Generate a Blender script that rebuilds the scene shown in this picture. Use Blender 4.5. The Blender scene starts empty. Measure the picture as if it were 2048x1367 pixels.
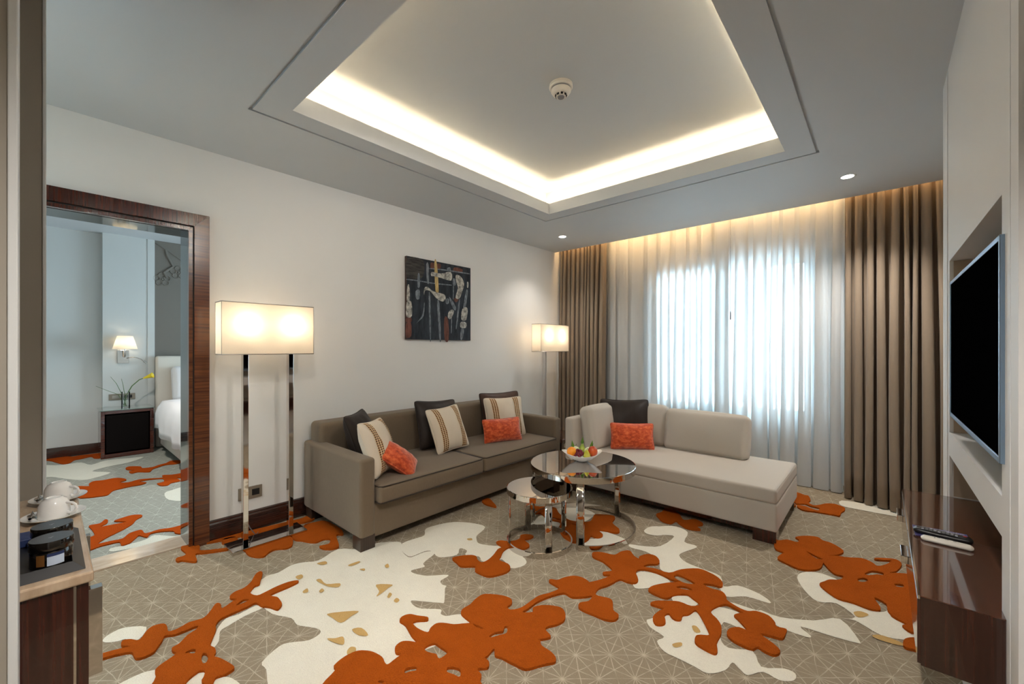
import bpy, bmesh, math, random
from math import sin, cos, pi, radians, sqrt
from mathutils import Vector, Matrix
from mathutils.geometry import delaunay_2d_cdt

SC = bpy.context.scene
COL = SC.collection
random.seed(7)

# ------------------------------------------------------------------ camera, sky, exposure
cam_d = bpy.data.cameras.new('camera')
cam = bpy.data.objects.new('camera', cam_d)
COL.objects.link(cam)
cam.location = (0, 0, 1.344)
cam.rotation_euler = (radians(90), 0, radians(41.63))
cam_d.sensor_width = 36.0
cam_d.lens = 830.0 * 36.0 / 2048.0
cam_d.shift_y = (696.4 - 683.5) / 2048.0
cam_d.clip_start = 0.02
SC.camera = cam

world = bpy.data.worlds.new('daylight')
SC.world = world
world.use_nodes = True
bg = world.node_tree.nodes['Background']
bg.inputs[0].default_value = (0.58, 0.83, 1.0, 1)
bg.inputs[1].default_value = 4.0

vs = SC.view_settings
vs.view_transform = 'Standard'
vs.look = 'None'
vs.exposure = 2.25
vs.gamma = 1.0
vs.use_curve_mapping = False
SC.cycles.use_denoising = True
SC.cycles.max_bounces = 10
SC.cycles.diffuse_bounces = 6
SC.cycles.transparent_max_bounces = 12
SC.cycles.sample_clamp_indirect = 6.0
SC.cycles.caustics_reflective = True
SC.cycles.blur_glossy = 0.6
SC.cycles.caustics_refractive = False


def light(name, typ, loc, power, color, rot=(0, 0, 0), size=0.05, sx=None, sy=None, spot=None, blend=0.6, parent=None, portal=False):
    d = bpy.data.lights.new(name, typ)
    o = bpy.data.objects.new(name, d)
    COL.objects.link(o)
    d.energy = power
    d.color = color
    if typ == 'AREA':
        d.shape = 'RECTANGLE'
        d.size, d.size_y = sx, sy
        if portal:
            d.cycles.is_portal = True
    else:
        d.shadow_soft_size = size
    if typ == 'SPOT':
        d.spot_size = radians(spot)
        d.spot_blend = blend
    if parent is not None:
        o.parent = parent
        loc = Vector(loc) - wloc(parent)
    o.location = loc
    o.rotation_euler = rot
    return o


def wloc(o):
    v = Vector((0, 0, 0))
    while o is not None:
        v += o.location
        o = o.parent
    return v


# window portals for the daylight
light('living_window_portal', 'AREA', (-1.34, 5.26, 1.47), 1, (1, 1, 1), (radians(-90), 0, 0), sx=1.6, sy=1.65, portal=True)
light('bedroom_window_portal', 'AREA', (-5.3, 4.93, 1.45), 1, (1, 1, 1), (radians(-90), 0, 0), sx=2.0, sy=1.7, portal=True)
WARM = (1.0, 0.74, 0.46)


# ------------------------------------------------------------------ materials
def lin(c):
    return tuple(((v / 255.0) / 12.92 if v / 255.0 <= 0.04045 else ((v / 255.0 + 0.055) / 1.055) ** 2.4) for v in c) + (1.0,)


class NT:
    def __init__(s, name):
        s.m = bpy.data.materials.new(name)
        s.m.use_nodes = True
        s.nt = s.m.node_tree
        s.b = s.nt.nodes['Principled BSDF']
        s.out = s.nt.nodes['Material Output']

    def n(s, t, **kw):
        nd = s.nt.nodes.new(t)
        for k, v in kw.items():
            setattr(nd, k, v)
        return nd

    def l(s, a, b):
        s.nt.links.new(a, b)

    def math(s, op, a, b=None, c=None):
        nd = s.n('ShaderNodeMath', operation=op)
        for i, v in enumerate((a, b, c)):
            if v is None:
                continue
            if isinstance(v, (int, float)):
                nd.inputs[i].default_value = v
            else:
                s.l(v, nd.inputs[i])
        return nd.outputs[0]

    def noise(s, scale, detail=3, rough=0.5, vec=None, stretch=None):
        if vec is None:
            tc = s.n('ShaderNodeTexCoord')
            vec = tc.outputs['Object']
        if stretch:
            mp = s.n('ShaderNodeMapping')
            mp.inputs['Scale'].default_value = stretch
            s.l(vec, mp.inputs['Vector'])
            vec = mp.outputs[0]
        nz = s.n('ShaderNodeTexNoise')
        nz.inputs['Scale'].default_value = scale
        nz.inputs['Detail'].default_value = detail
        nz.inputs['Roughness'].default_value = rough
        s.l(vec, nz.inputs['Vector'])
        return nz.outputs['Fac']

    def ramp(s, fac, stops):
        r = s.n('ShaderNodeValToRGB')
        e = r.color_ramp.elements
        while len(e) < len(stops):
            e.new(0.5)
        for i, (p, c) in enumerate(stops):
            e[i].position = p
            e[i].color = c
        s.l(fac, r.inputs[0])
        return r.outputs[0]

    def mix(s, fac, a, b):
        x = s.n('ShaderNodeMix', data_type='RGBA')
        if isinstance(fac, (int, float)):
            x.inputs[0].default_value = fac
        else:
            s.l(fac, x.inputs[0])
        for i, v in ((6, a), (7, b)):
            if isinstance(v, tuple):
                x.inputs[i].default_value = v
            else:
                s.l(v, x.inputs[i])
        return x.outputs[2]

    def bump(s, h, strength=0.3, dist=0.01):
        b = s.n('ShaderNodeBump')
        b.inputs['Strength'].default_value = strength
        b.inputs['Distance'].default_value = dist
        s.l(h, b.inputs['Height'])
        s.l(b.outputs[0], s.b.inputs['Normal'])

    def set(s, color=None, rough=None, metal=None, spec=None, coat=None, sheen=None):
        if color is not None:
            if isinstance(color, tuple):
                s.b.inputs['Base Color'].default_value = color
            else:
                s.l(color, s.b.inputs['Base Color'])
        if rough is not None:
            s.b.inputs['Roughness'].default_value = rough
        if metal is not None:
            s.b.inputs['Metallic'].default_value = metal
        if spec is not None:
            s.b.inputs['Specular IOR Level'].default_value = spec
        if coat is not None:
            s.b.inputs['Coat Weight'].default_value = coat
            s.b.inputs['Coat Roughness'].default_value = 0.03
        if sheen is not None:
            s.b.inputs['Sheen Weight'].default_value = sheen
        return s.m


def paint(name, c, rough=0.6):
    t = NT(name)
    c = lin(c)
    c2 = tuple(v * 0.95 for v in c[:3]) + (1,)
    col = t.mix(t.noise(2.2, 2), c, c2)
    t.bump(t.noise(260, 2), 0.05, 0.002)
    return t.set(col, rough, spec=0.3)


def plain(name, c, rough=0.5, metal=0.0, coat=None, spec=None):
    t = NT(name)
    c = lin(c)
    c2 = tuple(v * 0.92 for v in c[:3]) + (1,)
    return t.set(t.mix(t.noise(35, 2), c, c2), rough, metal, coat=coat, spec=spec)


def wood(name, c1, c2, axis='y', rough=0.18, coat=0.6):
    t = NT(name)
    st = {'x': (0.5, 20, 20), 'y': (20, 0.5, 20), 'z': (20, 20, 0.5)}[axis]
    f = t.noise(5.0, 5, 0.6, stretch=st)
    col = t.ramp(f, [(0.32, lin(c1)), (0.68, lin(c2))])
    return t.set(col, rough, coat=coat)


def fabric(name, c, var=0.12, scale=260, stripe=None, rough=0.9, sheen=0.15):
    t = NT(name)
    c = lin(c)
    lo = tuple(v * (1 - var) for v in c[:3]) + (1,)
    hi = tuple(min(1, v * (1 + var)) for v in c[:3]) + (1,)
    f = t.noise(scale, 2, stretch=stripe)
    g = t.noise(6, 3)
    col = t.mix(t.math('MULTIPLY_ADD', f, 0.7, t.math('MULTIPLY', g, 0.3)), lo, hi)
    t.bump(f, 0.15, 0.002)
    return t.set(col, rough, spec=0.2, sheen=sheen)


def emit(name, c, strength):
    t = NT(name)
    t.b.inputs['Base Color'].default_value = (0.8, 0.8, 0.8, 1)
    t.b.inputs['Emission Color'].default_value = c + (1,) if len(c) == 3 else c
    t.b.inputs['Emission Strength'].default_value = strength
    return t.m


def sheet(name, c, transp, transl, weave=False):
    t = NT(name)
    t.nt.nodes.remove(t.b)
    tr = t.n('ShaderNodeBsdfTransparent')
    df = t.n('ShaderNodeBsdfDiffuse')
    tl = t.n('ShaderNodeBsdfTranslucent')
    f = t.noise(220, 2)
    c = lin(c)
    col = t.mix(f, tuple(v * 0.93 for v in c[:3]) + (1,), c)
    t.l(col, df.inputs[0])
    t.l(col, tl.inputs[0])
    m1 = t.n('ShaderNodeMixShader')
    m1.inputs[0].default_value = transl
    t.l(df.outputs[0], m1.inputs[1])
    t.l(tl.outputs[0], m1.inputs[2])
    m2 = t.n('ShaderNodeMixShader')
    m2.inputs[0].default_value = transp
    if weave:
        # a woven cloth lets less through the more obliquely one looks along it
        lw = t.n('ShaderNodeLayerWeight')
        cs_ = t.math('MAXIMUM', t.math('SUBTRACT', 1.0, lw.outputs['Facing']), 0.06)
        t.l(t.math('POWER', transp, t.math('DIVIDE', 1.0, cs_)), m2.inputs[0])
        lw.inputs['Blend'].default_value = 0.5
    t.l(m1.outputs[0], m2.inputs[1])
    t.l(tr.outputs[0], m2.inputs[2])
    t.l(m2.outputs[0], t.out.inputs[0])
    return t.m


def thin_glass(name, tint=(1, 1, 1), refl=0.08):
    t = NT(name)
    t.nt.nodes.remove(t.b)
    tr = t.n('ShaderNodeBsdfTransparent')
    tr.inputs[0].default_value = tint + (1,)
    gl = t.n('ShaderNodeBsdfGlossy')
    gl.inputs['Roughness'].default_value = 0.02
    fr = t.n('ShaderNodeFresnel')
    fr.inputs[0].default_value = 1.45
    m = t.n('ShaderNodeMixShader')
    t.l(fr.outputs[0], m.inputs[0])
    t.l(tr.outputs[0], m.inputs[1])
    t.l(gl.outputs[0], m.inputs[2])
    t.l(m.outputs[0], t.out.inputs[0])
    return t.m


def carpet(name, base, line=None, pile=1.0, var=0.16):
    """cut-pile wool; `line` adds the woven star lattice (triangles and their medians)"""
    t = NT(name)
    tc = t.n('ShaderNodeTexCoord')
    b = lin(base)
    fine = t.noise(170, 3, 0.75)
    mid = t.noise(14, 4, 0.6)
    lo = tuple(v * (1 - 1.7 * var) for v in b[:3]) + (1,)
    hi = tuple(min(1, v * (1 + 1.7 * var)) for v in b[:3]) + (1,)
    big = t.noise(3.2, 3, 0.6)
    mid = t.math('MULTIPLY_ADD', big, 0.5, t.math('MULTIPLY', mid, 0.5))
    col = t.mix(t.math('MULTIPLY_ADD', fine, 0.55, t.math('MULTIPLY', mid, 0.45)), lo, hi)
    if line:
        wn = t.n('ShaderNodeTexNoise')
        wn.inputs['Scale'].default_value = 9.0
        wn.inputs['Detail'].default_value = 2
        t.l(tc.outputs['Object'], wn.inputs['Vector'])
        ad = t.n('ShaderNodeVectorMath', operation='MULTIPLY_ADD')
        t.l(wn.outputs['Color'], ad.inputs[0])
        ad.inputs[1].default_value = (0.014, 0.014, 0)
        t.l(tc.outputs['Object'], ad.inputs[2])
        sp = 0.15
        tot = None
        for k in range(6):
            a = radians(30 * k + 12)
            d = sp * sqrt(3) / 2 if k % 2 == 0 else sp / 2
            w = 0.0024
            dt = t.n('ShaderNodeVectorMath', operation='DOT_PRODUCT')
            t.l(ad.outputs[0], dt.inputs[0])
            dt.inputs[1].default_value = (cos(a) / d, sin(a) / d, 0)
            fr = t.math('FRACT', dt.outputs['Value'])
            ds = t.math('ABSOLUTE', t.math('SUBTRACT', fr, 0.5))
            ds = t.math('SUBTRACT', 0.5, ds)
            mr = t.n('ShaderNodeMapRange')
            mr.inputs['From Min'].default_value = w * 0.35 / d
            mr.inputs['From Max'].default_value = w / d
            mr.inputs['To Min'].default_value = 1.0
            mr.inputs['To Max'].default_value = 0.0
            t.l(ds, mr.inputs['Value'])
            tot = mr.outputs[0] if tot is None else t.math('MAXIMUM', tot, mr.outputs[0])
        br = t.noise(17, 2)
        br = t.math('MULTIPLY_ADD', br, 2.6, -0.70)
        tot = t.math('MULTIPLY', tot, t.math('MINIMUM', t.math('MAXIMUM', br, 0.12), 0.8))
        col = t.mix(tot, col, lin(line))
    t.bump(t.noise(150, 3, 0.75), 0.7 * pile, 0.014)
    return t.set(col, 0.95, spec=0.05)


M = {}
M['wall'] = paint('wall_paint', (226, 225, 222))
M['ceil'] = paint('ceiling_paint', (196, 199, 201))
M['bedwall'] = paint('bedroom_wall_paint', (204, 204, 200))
M['taupe'] = paint('taupe_paint', (152, 145, 134))
M['white'] = paint('white_lacquer', (206, 208, 208), 0.4)
M['panel'] = paint('panel_cream', (228, 228, 227), 0.5)
M['recess'] = paint('recess_tan', (176, 158, 138), 0.5)
M['wood'] = wood('rosewood', (34, 14, 10), (72, 32, 22), 'z', 0.16)
M['woodh'] = wood('rosewood_across', (38, 12, 8), (84, 34, 22), 'z', 0.16)
M['woody'] = wood('rosewood_along', (50, 26, 17), (92, 54, 38), 'y', 0.10, 0.9)
M['woodx'] = wood('rosewood_end', (32, 15, 10), (66, 34, 24), 'z', 0.2)
M['skirt'] = wood('skirting_wood', (42, 24, 20), (66, 40, 32), 'y', 0.25)
M['casing'] = wood('lamplit_casing_wood', (66, 30, 16), (112, 62, 32), 'y', 0.24)  # lamp reflection on the upright casing put into a lighter, warmer wood colour
M['lining'] = plain('smoked_mirror_lining', (96, 104, 106), 0.05, 0.85)
M['black'] = plain('black_gap', (10, 9, 9), 0.6)
M['chrome'] = plain('polished_chrome', (212, 206, 200), 0.045, 1.0)
M['steel'] = plain('satin_steel', (176, 170, 162), 0.28, 1.0)
M['mirror'] = plain('grey_mirror_glass', (205, 198, 192), 0.015, 1.0)
M['sofa'] = fabric('taupe_sofa_linen', (116, 101, 83), 0.16, 240, (1, 1, 0.18))
M['pipe'] = fabric('sofa_piping', (58, 48, 40), 0.1)
M['chaise'] = fabric('beige_chaise_fabric', (186, 177, 165), 0.06, 200)
M['foot'] = wood('dark_foot_wood', (44, 30, 22), (64, 46, 36), 'z', 0.35, 0.2)
M['dark'] = fabric('charcoal_satin', (46, 38, 34), 0.3, 55, (1, 0.05, 0.05), 0.45, 0.0)
M['brown'] = fabric('brown_satin', (70, 48, 38), 0.3, 55, (1, 0.05, 0.05), 0.45, 0.0)
M['linen'] = fabric('cream_linen', (214, 200, 180), 0.07, 320)
M['drape'] = fabric('taupe_drape', (134, 118, 101), 0.06, 300, (1, 1, 0.1), 0.75)
M['sheer'] = sheet('white_voile', (228, 228, 227), 0.12, 0.40, True)
M['shade'] = sheet('lamp_shade_silk', (246, 236, 220), 0.0, 0.55)
M['glass'] = thin_glass('clear_glass')
M['china'] = plain('white_china', (244, 243, 240), 0.12, coat=0.6)
M['marble'] = None
M['tvblack'] = plain('tv_screen_black', (5, 5, 6), 0.5, spec=0.0)
M['bezel'] = plain('tv_bezel_silver', (150, 176, 205), 0.25, 0.9)
M['plastic_black'] = plain('black_plastic', (16, 16, 18), 0.3)
M['plastic_white'] = plain('white_plastic', (228, 222, 212), 0.35)
M['greybtn'] = plain('grey_button', (120, 120, 124), 0.4)
M['redbtn'] = plain('red_button', (170, 40, 36), 0.4)
M['leather'] = plain('black_leather', (22, 21, 22), 0.35)
M['navy'] = plain('navy_card', (38, 52, 92), 0.45)
M['purple'] = plain('violet_card', (78, 74, 128), 0.4)
M['tickwhite'] = plain('pale_print', (200, 200, 214), 0.5)
M['jar'] = plain('black_jar', (18, 15, 13), 0.12, coat=0.5)
M['jarlid'] = plain('slate_jar_lid', (66, 70, 76), 0.3)
M['kraft'] = plain('kraft_label', (112, 72, 30), 0.5)
M['label'] = plain('pale_blue_label', (196, 208, 226), 0.5)
M['bed'] = fabric('white_bed_linen', (226, 224, 224), 0.03, 120, None, 0.8)
M['headboard'] = fabric('cream_headboard', (216, 206, 192), 0.04, 160)
M['artpanel'] = paint('bedhead_panel', (120, 113, 104), 0.7)
M['socket'] = plain('bronze_socket_plate', (142, 132, 118), 0.35, 0.5)
M['led'] = emit('led_strip_warm', (1.0, 0.76, 0.48), 9.5)
M['led_pelmet'] = emit('led_pelmet_warm', (1.0, 0.62, 0.28), 9.0)
M['lens'] = emit('downlight_lens', (1.0, 0.93, 0.82), 8.0)
M['bulb'] = emit('warm_bulb', (1.0, 0.83, 0.63), 8.5)
M['grey_rug'] = carpet('carpet_grey_star', (158, 144, 123), (208, 196, 174), 1.0, 0.22)
M['cream_rug'] = carpet('carpet_cream', (238, 228, 211), None, 0.9, 0.14)
M['gold_rug'] = carpet('carpet_gold_fleck', (206, 168, 108), None, 1.0, 0.1)
M['orange_rug'] = carpet('carpet_orange_pile', (200, 96, 26), None, 1.7, 0.30)
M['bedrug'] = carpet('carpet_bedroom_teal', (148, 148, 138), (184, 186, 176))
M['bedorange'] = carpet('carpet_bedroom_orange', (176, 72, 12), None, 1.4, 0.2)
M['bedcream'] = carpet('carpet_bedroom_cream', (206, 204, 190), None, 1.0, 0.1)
M['nightwood'] = wood('nightstand_wood', (48, 18, 12), (88, 40, 26), 'y', 0.2)
M['nightdark'] = plain('nightstand_dark_back', (12, 7, 6), 0.7, spec=0.1)
M['petal'] = plain('yellow_petal', (226, 196, 40), 0.5)
M['leaf'] = plain('green_leaf', (96, 138, 48), 0.5)
M['stem'] = plain('stem_green', (74, 104, 44), 0.5)
M['water'] = thin_glass('vase_water', (0.90, 0.96, 0.92))

t = NT('travertine')
f1 = t.noise(5, 6, 0.65, stretch=(1, 3.5, 1))
f2 = t.noise(26, 4, 0.6)
M['marble'] = t.set(t.mix(t.math('MULTIPLY', f2, 0.5), t.ramp(f1, [(0.3, lin((160, 132, 104))), (0.7, lin((206, 184, 158)))]), lin((190, 170, 148))), 0.12, coat=0.4)
t = NT('threshold_marble')
f1 = t.noise(4, 6, 0.65, stretch=(3, 1, 1))
M['threshold'] = t.set(t.ramp(f1, [(0.3, lin((170, 148, 126))), (0.7, lin((206, 188, 168)))]), 0.06, coat=0.8)

t = NT('orange_velvet')
f1 = t.noise(26, 4, 0.65, stretch=(1, 1, 1.6))
f2 = t.noise(300, 2)
t.bump(f1, 0.15, 0.01)
M['velvet'] = t.set(t.ramp(t.math('MULTIPLY_ADD', f2, 0.2, t.math('MULTIPLY', f1, 0.85)), [(0.32, lin((140, 40, 14))), (0.5, lin((196, 74, 30))), (0.68, lin((226, 112, 62)))]), 0.7, spec=0.2, sheen=0.5)

t = NT('braid')
uv = t.n('ShaderNodeUVMap')
sx = t.n('ShaderNodeSeparateXYZ')
t.l(uv.outputs[0], sx.inputs[0])
fx = t.math('SUBTRACT', t.math('FRACT', sx.outputs[0]), 0.5)
fy = t.math('SUBTRACT', t.math('FRACT', sx.outputs[1]), 0.5)
dd = t.math('ADD', t.math('MULTIPLY', fx, fx), t.math('MULTIPLY', fy, fy))
inn = t.math('LESS_THAN', dd, 0.11)
gold = t.math('LESS_THAN', t.math('ABSOLUTE', fx), 0.36)
c0 = t.mix(gold, lin((208, 190, 160)), lin((190, 150, 96)))
M['braid'] = t.set(t.mix(inn, c0, lin((88, 42, 22))), 0.75)

t = NT('pleated_shade')
M['pleat'] = sheet('pleated_shade_silk', (250, 240, 222), 0.0, 0.6)


def fruit(name, c1, c2, scale=6, rough=0.35):
    t = NT(name)
    return t.set(t.ramp(t.noise(scale, 3), [(0.35, lin(c1)), (0.65, lin(c2))]), rough)


M['orange_fruit'] = fruit('orange_peel', (240, 140, 20), (250, 160, 30), 30)
M['grape'] = fruit('grape_skin', (84, 14, 30), (130, 36, 52), 20, 0.25)
M['pear'] = fruit('pear_skin', (196, 190, 50), (222, 214, 90), 20)
M['plum'] = fruit('nectarine_skin', (140, 22, 24), (214, 92, 34), 14, 0.3)
M['green_pear'] = fruit('green_pear_skin', (130, 150, 50), (170, 186, 70), 20)
M['dragon'] = fruit('pale_apple_skin', (232, 226, 206), (206, 222, 150), 12)


# ------------------------------------------------------------------ object helpers
def tag(o, label=None, cat=None, group=None, kind=None):
    if label: o['label'] = label
    if cat: o['category'] = cat
    if group: o['group'] = group
    if kind: o['kind'] = kind
    return o


def thing(name, label, cat, loc=(0, 0, 0), group=None):
    o = bpy.data.objects.new(name, None)
    o.empty_display_size = 0.1
    COL.objects.link(o)
    o.location = loc
    return tag(o, label, cat, group)


def obj(name, bm, mats, parent=None, smooth=False, local=False, label=None, origin=None):
    me = bpy.data.meshes.new(name)
    off = wloc(parent) if parent is not None else Vector((0, 0, 0))
    if origin is not None:
        off = Vector(origin)
    if not local:
        bmesh.ops.translate(bm, verts=bm.verts, vec=-off)
    bmesh.ops.recalc_face_normals(bm, faces=bm.faces)
    if smooth:
        for f in bm.faces:
            f.smooth = True
    bm.to_mesh(me)
    bm.free()
    for m in (mats if isinstance(mats, (list, tuple)) else [mats]):
        me.materials.append(m)
    if smooth:
        me.set_sharp_from_angle(angle=radians(42 if smooth is True else smooth))
    o = bpy.data.objects.new(name, me)
    COL.objects.link(o)
    if origin is not None:
        o.location = origin
    if parent is not None:
        o.parent = parent
        if origin is not None:
            o.location = Vector(origin) - wloc(parent)
    if label: o['label'] = label
    return o


def struct(name, bm, mats, parent=None, smooth=False):
    o = obj(name, bm, mats, parent, smooth)
    if parent is None: o['kind'] = 'structure'
    return o


def nbm():
    return bmesh.new()


def box(bm, x0, x1, y0, y1, z0, z1, mat=0, bev=0.0, seg=2):
    vs_ = [bm.verts.new((x, y, z)) for x in (x0, x1) for y in (y0, y1) for z in (z0, z1)]
    idx = [(0, 1, 3, 2), (4, 6, 7, 5), (0, 4, 5, 1), (2, 3, 7, 6), (0, 2, 6, 4), (1, 5, 7, 3)]
    fs = [bm.faces.new([vs_[i] for i in q]) for q in idx]
    for f in fs: f.material_index = mat
    if bev:
        es = list({e for f in fs for e in f.edges})
        r = bmesh.ops.bevel(bm, geom=es, offset=bev, segments=seg, profile=0.5, affect='EDGES')
        for f in r['faces']: f.material_index = mat
    return bm


def quad(bm, pts, mat=0):
    f = bm.faces.new([bm.verts.new(p) for p in pts])
    f.material_index = mat
    return f


def rbox(bm, c, s, r, crown=(0, 0, 0), n=10, mat=0, xf=None):
    """soft upholstered box: rounded edges, optional crown on each axis"""
    c = Vector(c)
    h = Vector((s[0] / 2, s[1] / 2, s[2] / 2))
    vmap = {}

    def pos(p):
        q = Vector((p[0] * h.x, p[1] * h.y, p[2] * h.z))
        inner = Vector([max(-(h[i] - r), min(h[i] - r, q[i])) for i in range(3)])
        d = q - inner
        if d.length > 1e-9:
            q = inner + d.normalized() * r
        u, v, w = p
        q.x += crown[0] * u * (1 - v * v) * (1 - w * w)
        q.y += crown[1] * v * (1 - u * u) * (1 - w * w)
        q.z += crown[2] * w * (1 - u * u) * (1 - v * v)
        q = q + c
        return xf @ q if xf else q

    def grid(k, hk):
        # finer near the edges so that the rounding keeps its shape
        a = []
        e = min(0.49, r / (2 * hk))
        for i in range(4): a.append(-1 + 2 * e * i / 4)
        m = max(2, n)
        for i in range(m + 1): a.append(-1 + 2 * e + (2 - 4 * e) * i / m)
        for i in range(1, 5): a.append(1 - 2 * e + 2 * e * i / 4)
        return a

    ax = [grid(i, h[i]) for i in range(3)]
    for axis in range(3):
        a, b = [(1, 2), (0, 2), (0, 1)][axis]
        for sg in (-1, 1):
            rows = []
            for i, u in enumerate(ax[a]):
                row = []
                for j, v in enumerate(ax[b]):
                    p = [0, 0, 0]
                    p[axis], p[a], p[b] = sg, u, v
                    key = tuple(round(t_, 5) for t_ in p)
                    if key not in vmap:
                        vmap[key] = bm.verts.new(pos(p))
                    row.append(vmap[key])
                rows.append(row)
            for i in range(len(rows) - 1):
                for j in range(len(rows[0]) - 1):
                    f = bm.faces.new((rows[i][j], rows[i + 1][j], rows[i + 1][j + 1], rows[i][j + 1]))
                    f.material_index = mat
                    f.smooth = True
    return bm


def tube(bm, pts, r, seg=8, closed=False, mat=0, cap=True, radii=None):
    pts = [Vector(p) for p in pts]
    n = len(pts)
    rings = []
    prev = None
    for i, p in enumerate(pts):
        if closed:
            d = pts[(i + 1) % n] - pts[i - 1]
        else:
            d = pts[min(i + 1, n - 1)] - pts[max(i - 1, 0)]
        d.normalize()
        up = Vector((0, 0, 1)) if abs(d.z) < 0.95 else Vector((1, 0, 0))
        if prev is not None:
            up = prev
        a = d.cross(up)
        if a.length < 1e-6: a = d.cross(Vector((0, 1, 0)))
        a.normalize()
        b = a.cross(d).normalized()
        prev = b
        rr = radii[i] if radii else r
        rings.append([bm.verts.new(p + a * rr * cos(2 * pi * k / seg) + b * rr * sin(2 * pi * k / seg)) for k in range(seg)])
    m = n if closed else n - 1
    for i in range(m):
        A, B = rings[i], rings[(i + 1) % n]
        for k in range(seg):
            f = bm.faces.new((A[k], A[(k + 1) % seg], B[(k + 1) % seg], B[k]))
            f.material_index = mat
            f.smooth = True
    if cap and not closed:
        for ring in (rings[0], rings[-1]):
            bm.faces.new(ring).material_index = mat
    return bm


def lathe(bm, prof, c=(0, 0, 0), seg=48, mat=0, fn=None):
    c = Vector(c)
    rings = []
    for (r, z) in prof:
        if r < 1e-6:
            rings.append([bm.verts.new(c + Vector((0, 0, z)))])
        else:
            ring = []
            for k in range(seg):
                a = 2 * pi * k / seg
                p = Vector((r * cos(a), r * sin(a), z))
                if fn: p = fn(p, a)
                ring.append(bm.verts.new(c + p))
            rings.append(ring)
    for A, B in zip(rings, rings[1:]):
        for k in range(seg):
            k2 = (k + 1) % seg
            if len(A) == 1 and len(B) == 1: continue
            if len(A) == 1: f = bm.faces.new((A[0], B[k], B[k2]))
            elif len(B) == 1: f = bm.faces.new((A[k], A[k2], B[0]))
            else: f = bm.faces.new((A[k], A[k2], B[k2], B[k]))
            f.material_index = mat
            f.smooth = True
    return bm


def cyl(bm, c, r, z0, z1, seg=32, mat=0):
    return lathe(bm, [(0, z0), (r, z0), (r, z1), (0, z1)], (c[0], c[1], 0), seg, mat)


def ball(bm, c, r, s=(1, 1, 1), seg=16, mat=0):
    n = seg // 2
    prof = [(r * sin(pi * i / n), -r * cos(pi * i / n)) for i in range(n + 1)]
    prof[0] = (0, -r)
    prof[-1] = (0, r)
    return lathe(bm, prof, c, seg, mat, fn=lambda p, a: Vector((p.x * s[0], p.y * s[1], p.z * s[2])))


def smooth_loop(pts, k=3):
    n = len(pts)
    out = []
    for i in range(n):
        p0, p1, p2, p3 = (Vector(pts[(i + j - 1) % n]) for j in range(4))
        for s in range(k):
            t_ = s / k
            out.append(0.5 * ((2 * p1) + (-p0 + p2) * t_ + (2 * p0 - 5 * p1 + 4 * p2 - p3) * t_ ** 2 + (-p0 + 3 * p1 - 3 * p2 + p3) * t_ ** 3))
    return [(p.x, p.y) for p in out]


def patch(bm, loops, z0, z1, mat, to3=lambda x, y, z: (x, y, z), k=3, lip=0.0):
    """flat or raised shape with holes"""
    ls = [smooth_loop(l, k) if k > 1 else list(l) for l in loops]
    flat = [p for l in ls for p in l]
    top = [bm.verts.new(to3(x, y, z1)) for x, y in flat]
    ed, i0 = [], 0
    for l in ls:
        n = len(l)
        ed += [(i0 + i, i0 + (i + 1) % n) for i in range(n)]
        i0 += n
    r = delaunay_2d_cdt([Vector(p) for p in flat], ed, [], 0, 1e-6)
    tv_ = [bm.verts.new(to3(p.x, p.y, z1)) for p in r[0]]

    def inside(px, py):
        odd = False
        for l in ls:
            for (ax, ay), (bx, by) in zip(l, l[1:] + l[:1]):
                if (ay > py) != (by > py) and px < (bx - ax) * (py - ay) / (by - ay) + ax:
                    odd = not odd
        return odd

    for tr in r[2]:
        m = sum((r[0][i] for i in tr), Vector((0, 0))) / 3
        if not inside(m.x, m.y):
            continue
        try:
            f = bm.faces.new([tv_[i] for i in tr])
            f.material_index = mat
        except ValueError:
            pass
    if z1 - z0 > 0.003:
        i0 = 0
        for l in ls:
            n = len(l)
            bot = [bm.verts.new(to3(x, y, z0)) for x, y in l]
            for i in range(n):
                j = (i + 1) % n
                try:
                    f = bm.faces.new((bot[i], bot[j], top[i0 + j], top[i0 + i]))
                    f.material_index = mat
                except ValueError:
                    pass
            i0 += n
    return bm

# ------------------------------------------------------------------ the setting: living room shell
XL, CE, YE, YB = -3.487, 2.711, 4.84, 5.2
PX = 0.246                                   # face of the television panel


def ring(bm, z, o, i, mat=0):
    (ox0, ox1, oy0, oy1), (ix0, ix1, iy0, iy1) = o, i
    O = [(ox0, oy0, z), (ox1, oy0, z), (ox1, oy1, z), (ox0, oy1, z)]
    I = [(ix0, iy0, z), (ix1, iy0, z), (ix1, iy1, z), (ix0, iy1, z)]
    for k in range(4):
        j = (k + 1) % 4
        quad(bm, [O[k], O[j], I[j], I[k]], mat)


def loopwall(bm, r, z0, z1, mat=0):
    x0, x1, y0, y1 = r
    P = [(x0, y0), (x1, y0), (x1, y1), (x0, y1)]
    for k in range(4):
        a, b = P[k], P[(k + 1) % 4]
        quad(bm, [a + (z0,), b + (z0,), b + (z1,), a + (z1,)], mat)


def grow(r, d):
    return (r[0] - d, r[1] + d, r[2] - d, r[3] + d)


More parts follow.
